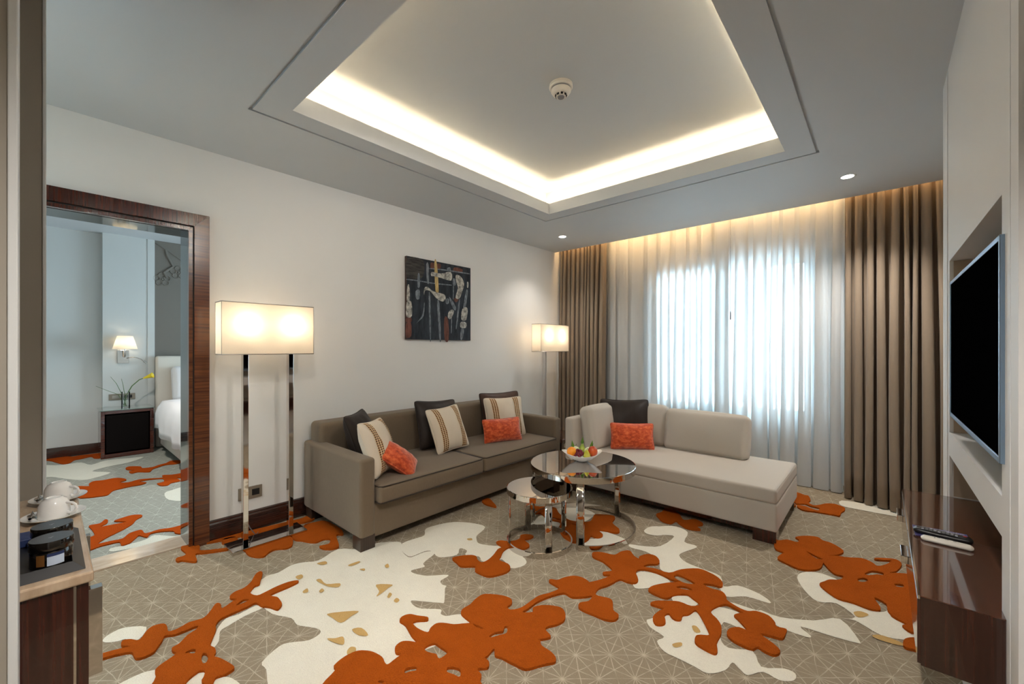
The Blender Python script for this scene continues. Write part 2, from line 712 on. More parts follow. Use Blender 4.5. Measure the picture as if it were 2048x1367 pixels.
bm = nbm()
G_OUT = (-2.705, -0.320, 0.770, 3.590)
G_IN = grow(G_OUT, -0.018)
TRAY = (-2.528, -0.498, 0.945, 3.412)
ring(bm, CE, (XL - 0.02, 1.2, -2.3, YE), G_OUT)
loopwall(bm, G_OUT, CE, CE + 0.016)
ring(bm, CE + 0.016, G_OUT, G_IN)
loopwall(bm, G_IN, CE, CE + 0.016)
ring(bm, CE, G_IN, TRAY)
LIP = CE + 0.107
UC = 3.0
loopwall(bm, TRAY, CE, LIP)
LIPB = grow(TRAY, 0.02)
ring(bm, LIP, LIPB, TRAY)
loopwall(bm, LIPB, CE + 0.03, LIP)
COVE = grow(TRAY, 0.15)
ring(bm, CE + 0.03, COVE, LIPB)
loopwall(bm, COVE, CE + 0.03, UC)
x0, x1, y0, y1 = COVE
quad(bm, [(x0, y0, UC), (x1, y0, UC), (x1, y1, UC), (x0, y1, UC)])
# curtain pelmet recess
quad(bm, [(XL - 0.02, YE, CE), (1.2, YE, CE), (1.2, YE, 2.95), (XL - 0.02, YE, 2.95)])
quad(bm, [(XL - 0.02, YE, 2.95), (1.2, YE, 2.95), (1.2, YB + 0.05, 2.95), (XL - 0.02, YB + 0.05, 2.95)])
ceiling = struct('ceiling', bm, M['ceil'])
bm = nbm()
xa, xb, ya, yb = grow(TRAY, 0.05)
w = 0.009
z = CE + 0.05
for (a, b, c, d) in ((xa - w, xa + w, ya, yb), (xb - w, xb + w, ya, yb), (xa, xb, ya - w, ya + w), (xa, xb, yb - w, yb + w)):
    box(bm, a, b, c, d, z, z + 0.012)
obj('cove_light_strip', bm, M['led'], ceiling, label='warm light strip hidden behind the tray lip')
bm = nbm()
box(bm, XL + 0.1, 0.7, YE + 0.012, YE + 0.03, 2.90, 2.915)
obj('pelmet_light_strip', bm, M['led_pelmet'], ceiling, label='amber light strip above the curtains')

# left wall with the doorway to the bedroom
D0, D1, DH = -0.27, 0.661, 2.160
bm = nbm()
box(bm, XL - 0.2, XL, D1, YB + 0.2, 0, 3.05)
box(bm, XL - 0.2, XL, -1.4, D0, 0, 3.05)
box(bm, XL - 0.2, XL, D0, D1, DH, 3.05)
struct('wall_left', bm, M['wall'])
# back wall with the window
WX0, WX1, WZ0, WZ1 = -2.14, -0.545, 0.640, 2.285
bm = nbm()
box(bm, XL, WX0, YB, YB + 0.12, 0, 3.05)
box(bm, WX1, 1.2, YB, YB + 0.12, 0, 3.05)
box(bm, WX0, WX1, YB, YB + 0.12, 0, WZ0)
box(bm, WX0, WX1, YB, YB + 0.12, WZ1, 3.05)
struct('wall_back', bm, M['wall'])
bm = nbm()
for a, b, c, d in ((WX0, WX0 + 0.05, WZ0, WZ1), (WX1 - 0.05, WX1, WZ0, WZ1), (WX0, WX1, WZ0, WZ0 + 0.05), (WX0, WX1, WZ1 - 0.05, WZ1)):
    box(bm, a, b, YB + 0.03, YB + 0.09, c, d, bev=0.004)
win = struct('window_1', bm, M['white'])
bm = nbm()
box(bm, WX0 + 0.04, WX1 - 0.04, YB + 0.055, YB + 0.061, WZ0 + 0.04, WZ1 - 0.04)
obj('window_pane', bm, M['glass'], win)

# right wall beyond the panel, the panel itself, and the entry
bm = nbm()
box(bm, 0.62, 0.74, 3.10, YB + 0.1, 0, 3.05)
box(bm, 0.30, 0.62, 3.150, 3.16, 0, 3.05)
struct('wall_right', bm, M['wall'])

NY0, NY1 = 1.728, 2.884                     # television niche
b0 = PX + 0.010
for nm, boards, faces in (
        ('wall_television_far', [(b0, 0.62, NY1, 3.150, 0, 2.75)], [(3.075, 3.150, 0, 2.70), (2.980, 3.067, 0, 2.70), (NY1, 2.930, 0, 2.70), (NY1, 3.150, 2.70, CE)]),
        ('wall_television_near', [(b0, 0.62, 1.546, NY0, 0, 2.75)], [(1.635, NY0, 0, CE), (1.546, 1.625, 0, CE)]),
        ('wall_television_top', [(b0, 0.62, NY0, NY1, 1.762, 2.75)], [(NY0, NY1, 1.762, CE)]),
        ('wall_television_base', [(b0, 0.40, NY0, NY1, 0, 0.43)], [(NY0, NY1, 0, 0.43)]),
        ('wall_television_band', [(b0, 0.43, NY0, NY1, 0.833, 0.942)], [(NY0, NY1, 0.833, 0.942)])):
    bm = nbm()
    for q in boards:
        box(bm, *q)
    for q in faces:
        box(bm, PX, b0 + 0.001, *q)
    struct(nm, bm, M['panel'])
bm = nbm()
box(bm, 0.430, 0.46, NY0 - 0.02, NY1 + 0.02, 0.42, 1.80)
struct('wall_niche_back', bm, M['recess'])
for k, (za, zb) in enumerate(((0.638, 0.832), (0.943, 1.761))):
    bm = nbm()
    box(bm, b0 + 0.004, 0.43, NY1 - 0.0015, NY1 + 0.001, za, zb)
    struct('trim_%d' % (4 + k), bm, M['recess'])

bm = nbm()
box(bm, 0.262, 0.40, -2.3, 1.546, 0, 3.05)
struct('wall_entry_right', bm, M['taupe'])
bm = nbm()
box(bm, -4.0, 0.5, -2.35, -2.2, 0, 3.05)
struct('wall_near', bm, M['wall'])
bm = nbm()
box(bm, -1.29, -1.21, -2.2, -0.0463, 0, 3.05)
struct('wall_entry', bm, M['taupe'])
bm = nbm()
box(bm, -1.292, -1.205, -0.0463, -0.0336, 0, 2.71, bev=0.002)
struct('trim_1', bm, M['white'])
bm = nbm()
box(bm, -2.26, -2.13, -2.2, -0.006, 0, 3.05)
struct('wall_partition', bm, M['taupe'])
bm = nbm()
box(bm, -2.262, -2.126, -0.006, 0.003, 0, 2.71, bev=0.002)
struct('trim_2', bm, M['white'])

# skirting
bm = nbm()
prof = [(0, 0), (0.018, 0), (0.018, 0.118), (0.013, 0.128), (0.013, 0.140), (0, 0.146)]
ya, yb = 0.748, YE + 0.3
A = [bm.verts.new((XL + a, ya, b)) for a, b in prof]
B = [bm.verts.new((XL + a, yb, b)) for a, b in prof]
for i in range(len(prof)):
    j = (i + 1) % len(prof)
    bm.faces.new((A[i], A[j], B[j], B[i]))
bm.faces.new(A)
bm.faces.new(B)
struct('baseboard_left', bm, M['skirt'])

# doorway: mitred casing, inner step, mirror-polished lining, marble threshold
bm = nbm()
CW = 0.088


def prism(bm, poly, x0, x1, mat=0):
    A = [bm.verts.new((x0, y, z)) for y, z in poly]
    B = [bm.verts.new((x1, y, z)) for y, z in poly]
    n = len(poly)
    bm.faces.new(A).material_index = mat
    bm.faces.new(B).material_index = mat
    for i in range(n):
        bm.faces.new((A[i], A[(i + 1) % n], B[(i + 1) % n], B[i])).material_index = mat


i0, i1, iz = D0 + 0.02, D1 + 0.004, DH + 0.004
o0, o1, oz = i0 - CW, i1 + CW, iz + CW
g = 0.0012
prism(bm, [(i1 + 0.004, 0), (o1, 0), (o1, oz - g), (i1 + 0.004, iz + 0.004 - g)], XL, XL + 0.03)
prism(bm, [(o0, 0), (i0 - 0.004, 0), (i0 - 0.004, iz + 0.004), (o0, oz)], XL, XL + 0.03)
prism(bm, [(o0, oz), (i0 - 0.004, iz + 0.004 + g), (i1 + 0.004, iz + 0.004 + g), (o1, oz)], XL, XL + 0.03, 1)
# inner step
s = 0.016
prism(bm, [(i1 - s - 0.008, 0), (i1 - 0.002, 0), (i1 - 0.002, iz - 0.002), (i1 - s - 0.008, iz - s - 0.008)], XL - 0.03, XL + 0.012)
prism(bm, [(i0, iz - 0.002), (i0, iz - s - 0.008), (i1 - s - 0.008, iz - s - 0.008), (i1 - 0.002, iz - 0.002)], XL - 0.03, XL + 0.012, 1)
door = struct('door_1', bm, [M['casing'], M['woodh']])
bm = nbm()
box(bm, XL - 0.24, XL - 0.028, D1 - 0.020, D1 + 0.004, 0, DH - 0.02)
box(bm, XL - 0.24, XL - 0.028, D0, D1, DH - 0.022, DH + 0.004)
obj('door_lining', bm, M['lining'], door, label='smoked mirror-polished door lining')
bm = nbm()
box(bm, XL + 0.004, XL + 0.012, i1 - 0.002, i1 + 0.005, 0, iz + 0.004)
box(bm, XL + 0.004, XL + 0.012, i0, i1, iz - 0.002, iz + 0.005)
obj('shadow_gap', bm, M['black'], door)
bm = nbm()
box(bm, -3.745, -3.545, D0, D1 + 0.0, -0.02, 0.008)
box(bm, -3.55, -3.53, -1.0, D1, -0.02, 0.010, bev=0.002)
struct('trim_3', bm, M['threshold'])

# floor: wool carpet with its woven and carved motifs
ORANGE=[
 ([(-2.55,0.155),(-2.546,0.168),(-2.53,0.216),(-2.511,0.256),(-2.548,0.229),(-2.589,0.235),(-2.572,0.262),(-2.537,0.287),(-2.594,0.319),(-2.615,0.347),(-2.599,0.382),(-2.56,0.389),(-2.51,0.387),(-2.503,0.42),(-2.519,0.466),(-2.507,0.52),(-2.547,0.558),(-2.593,0.587),(-2.597,0.603),(-2.569,0.609),(-2.528,0.605),(-2.557,0.659),(-2.562,0.68),(-2.594,0.659),(-2.627,0.664),(-2.649,0.696),(-2.653,0.738),(-2.695,0.785),(-2.755,0.821),(-2.779,0.851),(-2.751,0.86),(-2.672,0.825),(-2.63,0.805),(-2.627,0.78),(-2.576,0.744),(-2.518,0.761),(-2.52,0.803),(-2.532,0.864),(-2.53,0.923),(-2.512,0.962),(-2.491,0.963),(-2.48,0.919),(-2.478,0.867),(-2.47,0.807),(-2.424,0.827),(-2.386,0.828),(-2.338,0.822),(-2.314,0.803),(-2.309,0.788),(-2.359,0.771),(-2.402,0.745),(-2.454,0.735),(-2.447,0.694),(-2.445,0.649),(-2.441,0.593),(-2.434,0.571),(-2.399,0.546),(-2.361,0.54),(-2.313,0.518),(-2.256,0.494),(-2.221,0.502),(-2.185,0.499),(-2.162,0.486),(-2.136,0.498),(-2.089,0.513),(-2.026,0.527),(-2.012,0.514),(-2.008,0.488),(-2.016,0.461),(-1.994,0.446),(-1.974,0.433),(-2.033,0.417),(-2.055,0.427),(-2.086,0.439),(-2.109,0.428),(-2.098,0.398),(-2.08,0.376),(-2.049,0.357),(-2.132,0.275),(-2.177,0.289),(-2.208,0.3),(-2.249,0.303),(-2.272,0.325),(-2.286,0.355),(-2.305,0.382),(-2.332,0.374),(-2.362,0.376),(-2.372,0.403),(-2.413,0.441),(-2.431,0.477),(-2.457,0.488),(-2.46,0.445),(-2.463,0.403),(-2.485,0.37),(-2.453,0.355),(-2.421,0.336),(-2.39,0.317),(-2.384,0.284),(-2.396,0.262),(-2.421,0.256),(-2.464,0.251),(-2.489,0.213),(-2.505,0.165),(-2.513,0.153)],[[(-2.277,0.407),(-2.285,0.428),(-2.268,0.443),(-2.245,0.435),(-2.263,0.419)],[(-2.193,0.448),(-2.217,0.46),(-2.2,0.469),(-2.17,0.468),(-2.143,0.455),(-2.149,0.444)],[(-2.504,0.658),(-2.532,0.701),(-2.504,0.72),(-2.498,0.682)]]),
 ([(-3.332,0.548),(-3.355,0.563),(-3.351,0.591),(-3.383,0.611),(-3.479,0.602),(-3.525,0.614),(-3.502,0.648),(-3.452,0.693),(-3.388,0.684),(-3.354,0.688),(-3.3,0.762),(-3.254,0.839),(-3.231,0.833),(-3.265,0.754),(-3.305,0.686),(-3.327,0.649),(-3.221,0.636),(-3.213,0.62),(-3.253,0.595),(-3.291,0.573),(-3.293,0.553)],[]),
 ([(-3.398,0.809),(-3.441,0.828),(-3.435,0.877),(-3.392,0.9),(-3.258,0.865),(-3.347,0.813)],[]),
 ([(-3.115,0.875),(-3.152,0.894),(-3.133,0.963),(-3.143,1.036),(-3.156,1.095),(-3.142,1.146),(-3.089,1.155),(-3.01,1.127),(-2.975,1.103),(-2.972,1.066),(-3.011,1.019),(-2.994,0.97),(-2.963,0.936),(-2.987,0.902),(-3.042,0.878)],[]),
 ([(-3.184,1.19),(-3.216,1.272),(-3.265,1.312),(-3.248,1.378),(-3.217,1.44),(-3.012,1.454),(-2.886,1.424),(-2.913,1.385),(-2.754,1.327),(-2.724,1.3),(-2.743,1.257),(-2.788,1.23),(-2.833,1.23),(-2.824,1.264),(-2.823,1.293),(-2.882,1.325),(-2.915,1.295),(-2.909,1.244),(-2.946,1.212),(-3.004,1.188),(-3.071,1.157)],[]),
 ([(-3.468,0.72),(-3.467,0.851),(-3.458,0.971),(-3.423,1.198),(-3.404,1.346),(-3.44,1.426),(-3.357,1.424),(-3.299,1.368),(-3.335,1.246),(-3.342,1.121),(-3.405,0.912),(-3.426,0.824)],[]),
 ([(-1.657,0.73),(-1.691,0.799),(-1.719,0.806),(-1.735,0.858),(-1.729,0.909),(-1.705,0.937),(-1.668,0.958),(-1.612,0.968),(-1.572,0.958),(-1.556,0.962),(-1.559,0.992),(-1.565,1.032),(-1.589,1.022),(-1.623,1.04),(-1.631,1.076),(-1.61,1.101),(-1.576,1.124),(-1.633,1.132),(-1.714,1.155),(-1.763,1.154),(-1.781,1.183),(-1.768,1.217),(-1.731,1.235),(-1.684,1.262),(-1.666,1.248),(-1.699,1.212),(-1.701,1.188),(-1.654,1.18),(-1.593,1.194),(-1.607,1.222),(-1.612,1.26),(-1.589,1.287),(-1.544,1.313),(-1.516,1.345),(-1.493,1.377),(-1.538,1.384),(-1.58,1.392),(-1.601,1.42),(-1.6,1.47),(-1.614,1.525),(-1.613,1.579),(-1.571,1.616),(-1.521,1.643),(-1.474,1.65),(-1.445,1.624),(-1.442,1.586),(-1.412,1.58),(-1.384,1.629),(-1.382,1.697),(-1.379,1.769),(-1.353,1.827),(-1.336,1.898),(-1.375,1.911),(-1.421,1.919),(-1.428,1.942),(-1.392,1.964),(-1.38,2.006),(-1.347,2.062),(-1.297,2.079),(-1.252,2.069),(-1.243,2.065),(-1.209,2.131),(-1.187,2.211),(-1.221,2.192),(-1.239,2.214),(-1.209,2.253),(-1.219,2.282),(-1.308,2.325),(-1.379,2.333),(-1.408,2.382),(-1.362,2.423),(-1.288,2.444),(-1.276,2.515),(-1.239,2.563),(-1.188,2.518),(-1.14,2.502),(-1.158,2.529),(-1.135,2.594),(-1.085,2.609),(-1.039,2.564),(-1.036,2.517),(-1.074,2.478),(-1.085,2.429),(-1.022,2.458),(-0.942,2.465),(-0.902,2.551),(-0.828,2.63),(-0.759,2.627),(-0.705,2.602),(-0.672,2.561),(-0.669,2.515),(-0.707,2.508),(-0.753,2.478),(-0.711,2.46),(-0.652,2.469),(-0.621,2.433),(-0.61,2.403),(-0.554,2.375),(-0.506,2.371),(-0.474,2.4),(-0.421,2.402),(-0.386,2.364),(-0.374,2.333),(-0.337,2.342),(-0.333,2.314),(-0.338,2.256),(-0.379,2.241),(-0.422,2.227),(-0.401,2.207),(-0.364,2.188),(-0.333,2.159),(-0.335,2.13),(-0.351,2.109),(-0.383,2.108),(-0.411,2.118),(-0.425,2.087),(-0.458,2.083),(-0.501,2.088),(-0.531,2.107),(-0.542,2.136),(-0.536,2.173),(-0.507,2.207),(-0.475,2.211),(-0.52,2.262),(-0.549,2.288),(-0.534,2.323),(-0.519,2.342),(-0.565,2.356),(-0.599,2.363),(-0.624,2.332),(-0.646,2.265),(-0.636,2.228),(-0.605,2.203),(-0.575,2.163),(-0.558,2.098),(-0.556,2.025),(-0.538,1.97),(-0.542,1.946),(-0.569,1.943),(-0.615,1.951),(-0.635,1.969),(-0.641,2.009),(-0.625,2.031),(-0.598,2.055),(-0.623,2.103),(-0.652,2.145),(-0.692,2.197),(-0.709,2.2),(-0.716,2.167),(-0.724,2.142),(-0.741,2.118),(-0.735,2.079),(-0.754,2.062),(-0.777,2.068),(-0.797,2.086),(-0.808,2.058),(-0.784,2.01),(-0.79,1.98),(-0.817,1.964),(-0.847,2.006),(-0.843,2.071),(-0.832,2.109),(-0.867,2.106),(-0.902,2.104),(-0.891,2.143),(-0.844,2.185),(-0.794,2.22),(-0.734,2.224),(-0.706,2.269),(-0.75,2.298),(-0.791,2.314),(-0.837,2.262),(-0.854,2.21),(-0.896,2.2),(-0.946,2.207),(-0.964,2.224),(-0.956,2.275),(-0.915,2.345),(-0.882,2.386),(-0.856,2.421),(-0.899,2.406),(-0.976,2.422),(-1.047,2.417),(-1.089,2.39),(-1.094,2.343),(-1.047,2.275),(-1.046,2.229),(-1.09,2.213),(-1.13,2.206),(-1.147,2.117),(-1.173,2.049),(-1.163,1.994),(-1.14,1.982),(-1.084,2.001),(-1.056,1.986),(-1.019,1.925),(-0.983,1.911),(-0.974,1.875),(-0.988,1.849),(-1.021,1.833),(-1.076,1.828),(-1.133,1.823),(-1.167,1.83),(-1.18,1.866),(-1.154,1.909),(-1.164,1.961),(-1.188,1.93),(-1.237,1.881),(-1.278,1.885),(-1.3,1.875),(-1.334,1.8),(-1.353,1.723),(-1.352,1.649),(-1.354,1.604),(-1.317,1.641),(-1.339,1.669),(-1.317,1.714),(-1.269,1.751),(-1.223,1.764),(-1.181,1.732),(-1.162,1.689),(-1.173,1.643),(-1.195,1.602),(-1.191,1.578),(-1.149,1.562),(-1.145,1.546),(-1.177,1.498),(-1.164,1.504),(-1.139,1.482),(-1.088,1.479),(-1.051,1.466),(-1.038,1.443),(-1.059,1.409),(-1.079,1.375),(-1.106,1.33),(-1.154,1.319),(-1.198,1.313),(-1.226,1.31),(-1.256,1.301),(-1.285,1.326),(-1.277,1.276),(-1.277,1.259),(-1.248,1.257),(-1.23,1.23),(-1.256,1.196),(-1.221,1.186),(-1.204,1.162),(-1.181,1.148),(-1.203,1.105),(-1.308,1.002),(-1.479,0.85),(-1.614,0.739)],[[(-1.517,1.121),(-1.522,1.141),(-1.509,1.172),(-1.471,1.175),(-1.428,1.177),(-1.417,1.164),(-1.42,1.126),(-1.45,1.134),(-1.476,1.122),(-1.498,1.115)],[(-1.462,0.982),(-1.48,0.997),(-1.458,1.033),(-1.439,1.023),(-1.453,1)],[(-1.346,1.106),(-1.354,1.12),(-1.331,1.14),(-1.303,1.144),(-1.279,1.119),(-1.306,1.111),(-1.333,1.102)],[(-1.356,1.365),(-1.356,1.404),(-1.333,1.435),(-1.35,1.464),(-1.34,1.473),(-1.312,1.437),(-1.327,1.404),(-1.342,1.371)],[(-1.478,1.376),(-1.428,1.388),(-1.412,1.382),(-1.444,1.37)],[(-1.503,0.883),(-1.503,0.896),(-1.487,0.903),(-1.486,0.889)],[(-0.905,2.448),(-0.897,2.48),(-0.847,2.477),(-0.792,2.455),(-0.795,2.436),(-0.835,2.416),(-0.888,2.428)],[(-0.856,2.341),(-0.839,2.372),(-0.806,2.386),(-0.778,2.371),(-0.813,2.351)]]),
 ([(-2.04,1.723),(-2.019,1.779),(-1.977,1.829),(-1.938,1.838),(-1.908,1.816),(-1.862,1.809),(-1.853,1.853),(-1.871,1.924),(-1.903,1.999),(-1.902,2.04),(-1.938,2.05),(-1.983,2.067),(-1.975,2.103),(-1.929,2.129),(-1.899,2.171),(-1.897,2.217),(-1.923,2.255),(-1.914,2.285),(-1.88,2.309),(-1.846,2.308),(-1.844,2.265),(-1.86,2.22),(-1.803,2.199),(-1.773,2.169),(-1.779,2.123),(-1.829,2.092),(-1.865,2.073),(-1.861,2.01),(-1.822,1.941),(-1.798,1.902),(-1.727,1.906),(-1.682,1.877),(-1.671,1.831),(-1.689,1.773),(-1.716,1.728),(-1.765,1.716),(-1.824,1.718),(-1.851,1.749),(-1.877,1.737),(-1.924,1.695),(-1.978,1.706)],[]),
 ([(-2.26,2.705),(-2.229,2.747),(-2.152,2.771),(-2.065,2.849),(-2.021,2.83),(-1.943,2.762),(-1.835,2.715),(-1.78,2.714),(-1.719,2.745),(-1.678,2.793),(-1.695,2.865),(-1.718,2.935),(-1.671,2.977),(-1.602,3.012),(-1.564,2.981),(-1.547,2.909),(-1.516,2.865),(-1.455,2.827),(-1.426,2.786),(-1.431,2.75),(-1.491,2.729),(-1.548,2.7),(-1.494,2.662),(-1.479,2.622),(-1.498,2.586),(-1.545,2.585),(-1.528,2.529),(-1.53,2.468),(-1.581,2.422),(-1.623,2.425),(-1.688,2.447),(-1.774,2.521),(-1.839,2.626),(-1.9,2.62),(-1.962,2.615),(-2.051,2.666),(-2.169,2.699),(-2.22,2.682)],[[(-1.759,2.668),(-1.721,2.678),(-1.709,2.666),(-1.739,2.652)],[(-1.941,2.664),(-1.873,2.674),(-1.859,2.662),(-1.916,2.643)]]),
 ([(-0.553,3.419),(-0.532,3.385),(-0.49,3.44),(-0.431,3.442),(-0.428,3.496),(-0.452,3.527),(-0.4,3.598),(-0.334,3.631),(-0.301,3.591),(-0.254,3.582),(-0.195,3.521),(-0.184,3.47),(-0.214,3.398),(-0.255,3.347),(-0.205,3.386),(-0.155,3.407),(-0.089,3.451),(-0.039,3.425),(-0.015,3.392),(0.024,3.454),(0.048,3.531),(0.008,3.509),(-0.028,3.491),(-0.024,3.517),(0.033,3.559),(0.073,3.575),(0.097,3.519),(0.069,3.389),(0.038,3.336),(0.114,3.391),(0.186,3.394),(0.201,3.184),(0.166,2.822),(0.139,2.749),(0.108,2.706),(0.077,2.742),(0.093,2.773),(0.051,2.804),(0.026,2.853),(0.02,2.924),(-0.027,2.951),(-0.003,2.865),(-0.006,2.828),(-0.046,2.808),(-0.107,2.82),(-0.17,2.814),(-0.225,2.859),(-0.26,2.916),(-0.241,2.967),(-0.221,3.009),(-0.177,3.048),(-0.164,3.107),(-0.204,3.109),(-0.24,3.16),(-0.255,3.193),(-0.268,3.216),(-0.272,3.138),(-0.308,3.072),(-0.371,3.036),(-0.445,3.064),(-0.491,3.094),(-0.487,3.156),(-0.476,3.21),(-0.522,3.23),(-0.545,3.307)],[[(-0.365,3.324),(-0.351,3.321),(-0.284,3.278),(-0.271,3.275),(-0.308,3.256)],[(-0.072,3.226),(-0.038,3.299),(0.008,3.309),(0.012,3.276),(-0.015,3.264),(-0.052,3.219)],[(-0.1,3.128),(-0.074,3.163),(-0.055,3.145),(-0.073,3.106),(-0.095,3.097)],[(0.058,3.199),(0.094,3.22),(0.093,3.185),(0.065,3.171)]]),
 ([(0.075,2.571),(0.082,2.622),(0.112,2.663),(0.14,2.658),(0.13,2.563),(0.111,2.56),(0.086,2.552)],[]),
 ([(-1.353,3.271),(-1.337,3.354),(-1.348,3.492),(-1.237,3.42),(-1.185,3.352),(-1.142,3.303),(-1.088,3.373),(-1.023,3.346),(-1.01,3.304),(-1.037,3.252),(-0.993,3.212),(-1.026,3.182),(-1.084,3.17),(-1.149,3.213),(-1.186,3.243),(-1.2,3.176),(-1.265,3.172),(-1.311,3.218)],[]),
 ([(-0.597,4.6),(-0.567,4.627),(-0.518,4.593),(-0.491,4.593),(-0.462,4.473),(-0.47,4.397),(-0.429,4.344),(-0.392,4.387),(-0.349,4.47),(-0.291,4.499),(-0.23,4.456),(-0.223,4.377),(-0.241,4.301),(-0.245,4.209),(-0.281,4.206),(-0.365,4.19),(-0.408,4.183),(-0.469,4.159),(-0.519,4.198),(-0.531,4.253),(-0.482,4.274),(-0.439,4.248),(-0.388,4.231),(-0.384,4.297),(-0.445,4.307),(-0.489,4.335),(-0.536,4.293),(-0.579,4.3)],[]),
 ([(-2.621,2.551),(-2.612,2.624),(-2.515,2.583),(-2.421,2.527),(-2.483,2.511),(-2.549,2.512)],[]),
]
CREAM=[
 [(-2.62,0.701),(-2.641,0.756),(-2.709,0.867),(-2.7,0.928),(-2.731,1.013),(-2.713,1.076),(-2.665,1.155),(-2.716,1.303),(-2.614,1.395),(-2.602,1.517),(-2.545,1.596),(-2.483,1.637),(-2.401,1.583),(-2.311,1.557),(-2.259,1.566),(-2.251,1.663),(-2.208,1.714),(-2.176,1.678),(-2.158,1.618),(-2.135,1.567),(-2.099,1.551),(-2.124,1.473),(-2.083,1.465),(-2.018,1.491),(-1.985,1.52),(-1.927,1.583),(-1.908,1.578),(-1.903,1.52),(-1.868,1.502),(-1.837,1.509),(-1.821,1.485),(-1.729,1.405),(-1.739,1.388),(-1.79,1.351),(-1.87,1.297),(-1.822,1.281),(-1.773,1.292),(-1.695,1.353),(-1.666,1.331),(-1.631,1.339),(-1.606,1.376),(-1.563,1.407),(-1.471,1.371),(-1.508,1.154),(-1.568,0.984),(-1.565,0.774),(-1.77,0.592),(-1.833,0.592),(-1.922,0.615),(-1.981,0.617),(-2.029,0.703),(-2.015,0.747),(-1.969,0.807),(-1.976,0.86),(-2.01,0.871),(-2.063,0.845),(-2.122,0.814),(-2.196,0.815),(-2.304,0.764),(-2.449,0.749),(-2.536,0.74)],
 [(-2.466,1.638),(-2.461,1.731),(-2.454,1.814),(-2.536,1.888),(-2.51,2.033),(-2.446,2.125),(-2.333,2.19),(-2.224,2.2),(-2.171,2.066),(-2.133,2.023),(-2.073,1.987),(-1.99,2.018),(-1.931,2.057),(-1.844,2.079),(-1.691,2.033),(-1.652,1.972),(-1.69,1.892),(-1.803,1.934),(-1.833,1.858),(-1.887,1.834),(-1.941,1.861),(-2.019,1.817),(-2.056,1.863),(-2.115,1.851),(-2.062,1.779),(-2.125,1.685),(-2.223,1.702),(-2.259,1.669),(-2.267,1.572),(-2.32,1.563),(-2.401,1.583)],
 [(-2.682,0.177),(-2.711,0.202),(-2.722,0.252),(-2.647,0.325),(-2.56,0.285),(-2.61,0.247),(-2.616,0.223),(-2.647,0.184)],
 [(-2.379,0.55),(-2.435,0.598),(-2.426,0.65),(-2.44,0.731),(-2.393,0.749),(-2.387,0.67),(-2.363,0.592),(-2.346,0.553),(-2.271,0.53),(-2.236,0.5),(-2.256,0.494),(-2.324,0.52)],
 [(-2.264,0.193),(-2.286,0.25),(-2.277,0.289),(-2.246,0.316),(-2.13,0.313)],
 [(-2.062,0.355),(-2.117,0.401),(-2.083,0.451),(-2.03,0.469),(-1.978,0.505),(-1.887,0.51)],
 [(-1.283,2.916),(-1.29,3.007),(-1.244,3.087),(-1.157,3.165),(-1.054,3.119),(-1.021,2.952),(-0.95,2.947),(-0.93,2.916),(-0.969,2.803),(-0.978,2.734),(-0.914,2.675),(-0.808,2.661),(-0.709,2.648),(-0.663,2.546),(-0.608,2.607),(-0.522,2.605),(-0.46,2.577),(-0.437,2.537),(-0.546,2.521),(-0.629,2.447),(-0.685,2.527),(-0.761,2.601),(-0.88,2.545),(-0.934,2.472),(-1.003,2.488),(-1.051,2.582),(-1.154,2.638),(-1.257,2.626),(-1.288,2.664),(-1.207,2.702),(-1.12,2.779),(-1.103,2.984),(-1.169,2.962),(-1.239,2.918)],
 [(-0.603,2.409),(-0.478,2.424),(-0.459,2.441),(-0.377,2.441),(-0.246,2.523),(-0.152,2.623),(-0.073,2.484),(-0.087,2.459),(-0.173,2.44),(-0.29,2.424),(-0.244,2.377),(-0.262,2.354),(-0.363,2.351),(-0.44,2.385),(-0.544,2.365)],
 [(-0.366,2.927),(-0.352,3.015),(-0.283,3.076),(-0.177,3.048),(-0.223,2.937),(-0.186,2.84),(-0.101,2.836),(-0.006,2.825),(0.033,2.878),(0.039,2.81),(0.105,2.767),(0.137,2.7),(0.106,2.65),(0.006,2.6),(-0.094,2.657),(-0.146,2.629),(-0.096,2.691),(-0.175,2.77),(-0.25,2.722),(-0.32,2.807)],
 [(-0.856,1.997),(-0.808,2.093),(-0.714,2.214),(-0.637,2.32),(-0.547,2.344),(-0.507,2.307),(-0.48,2.215),(-0.576,2.212),(-0.557,2.083),(-0.51,2.037),(-0.425,2.085),(-0.377,2.008),(-0.305,2.059),(-0.264,2.059),(-0.263,2.012),(-0.305,1.975),(-0.366,1.98),(-0.409,1.918),(-0.445,1.935),(-0.475,1.952),(-0.485,1.887),(-0.533,1.82),(-0.587,1.821),(-0.659,1.822),(-0.719,1.823),(-0.768,1.866),(-0.755,1.915),(-0.83,1.936),(-0.864,1.973)],
 [(-1.081,2.28),(-1.083,2.378),(-0.995,2.418),(-0.9,2.382),(-0.974,2.248),(-1.031,2.197)],
 [(-0.843,2.256),(-0.767,2.324),(-0.72,2.285),(-0.737,2.232),(-0.807,2.208)],
 [(-2.121,2.77),(-2.066,2.877),(-1.984,2.965),(-1.879,3),(-1.739,2.97),(-1.716,2.885),(-1.723,2.765),(-1.824,2.725),(-2.003,2.79)],
 [(-1.997,2.461),(-2.014,2.531),(-2.039,2.65),(-1.876,2.666),(-1.828,2.611),(-1.816,2.529),(-1.919,2.495)],
 [(-1.512,2.426),(-1.535,2.542),(-1.502,2.592),(-1.546,2.712),(-1.467,2.728),(-1.329,2.706),(-1.325,2.631),(-1.378,2.536),(-1.446,2.457)],
 [(-1.306,2.938),(-1.29,3.043),(-1.202,3.086),(-1.175,2.945),(-1.256,2.894)],
 [(-0.259,4.671),(-0.099,4.705),(0.074,4.657),(0.112,4.528),(-0.095,4.507),(-0.25,4.518)],
]
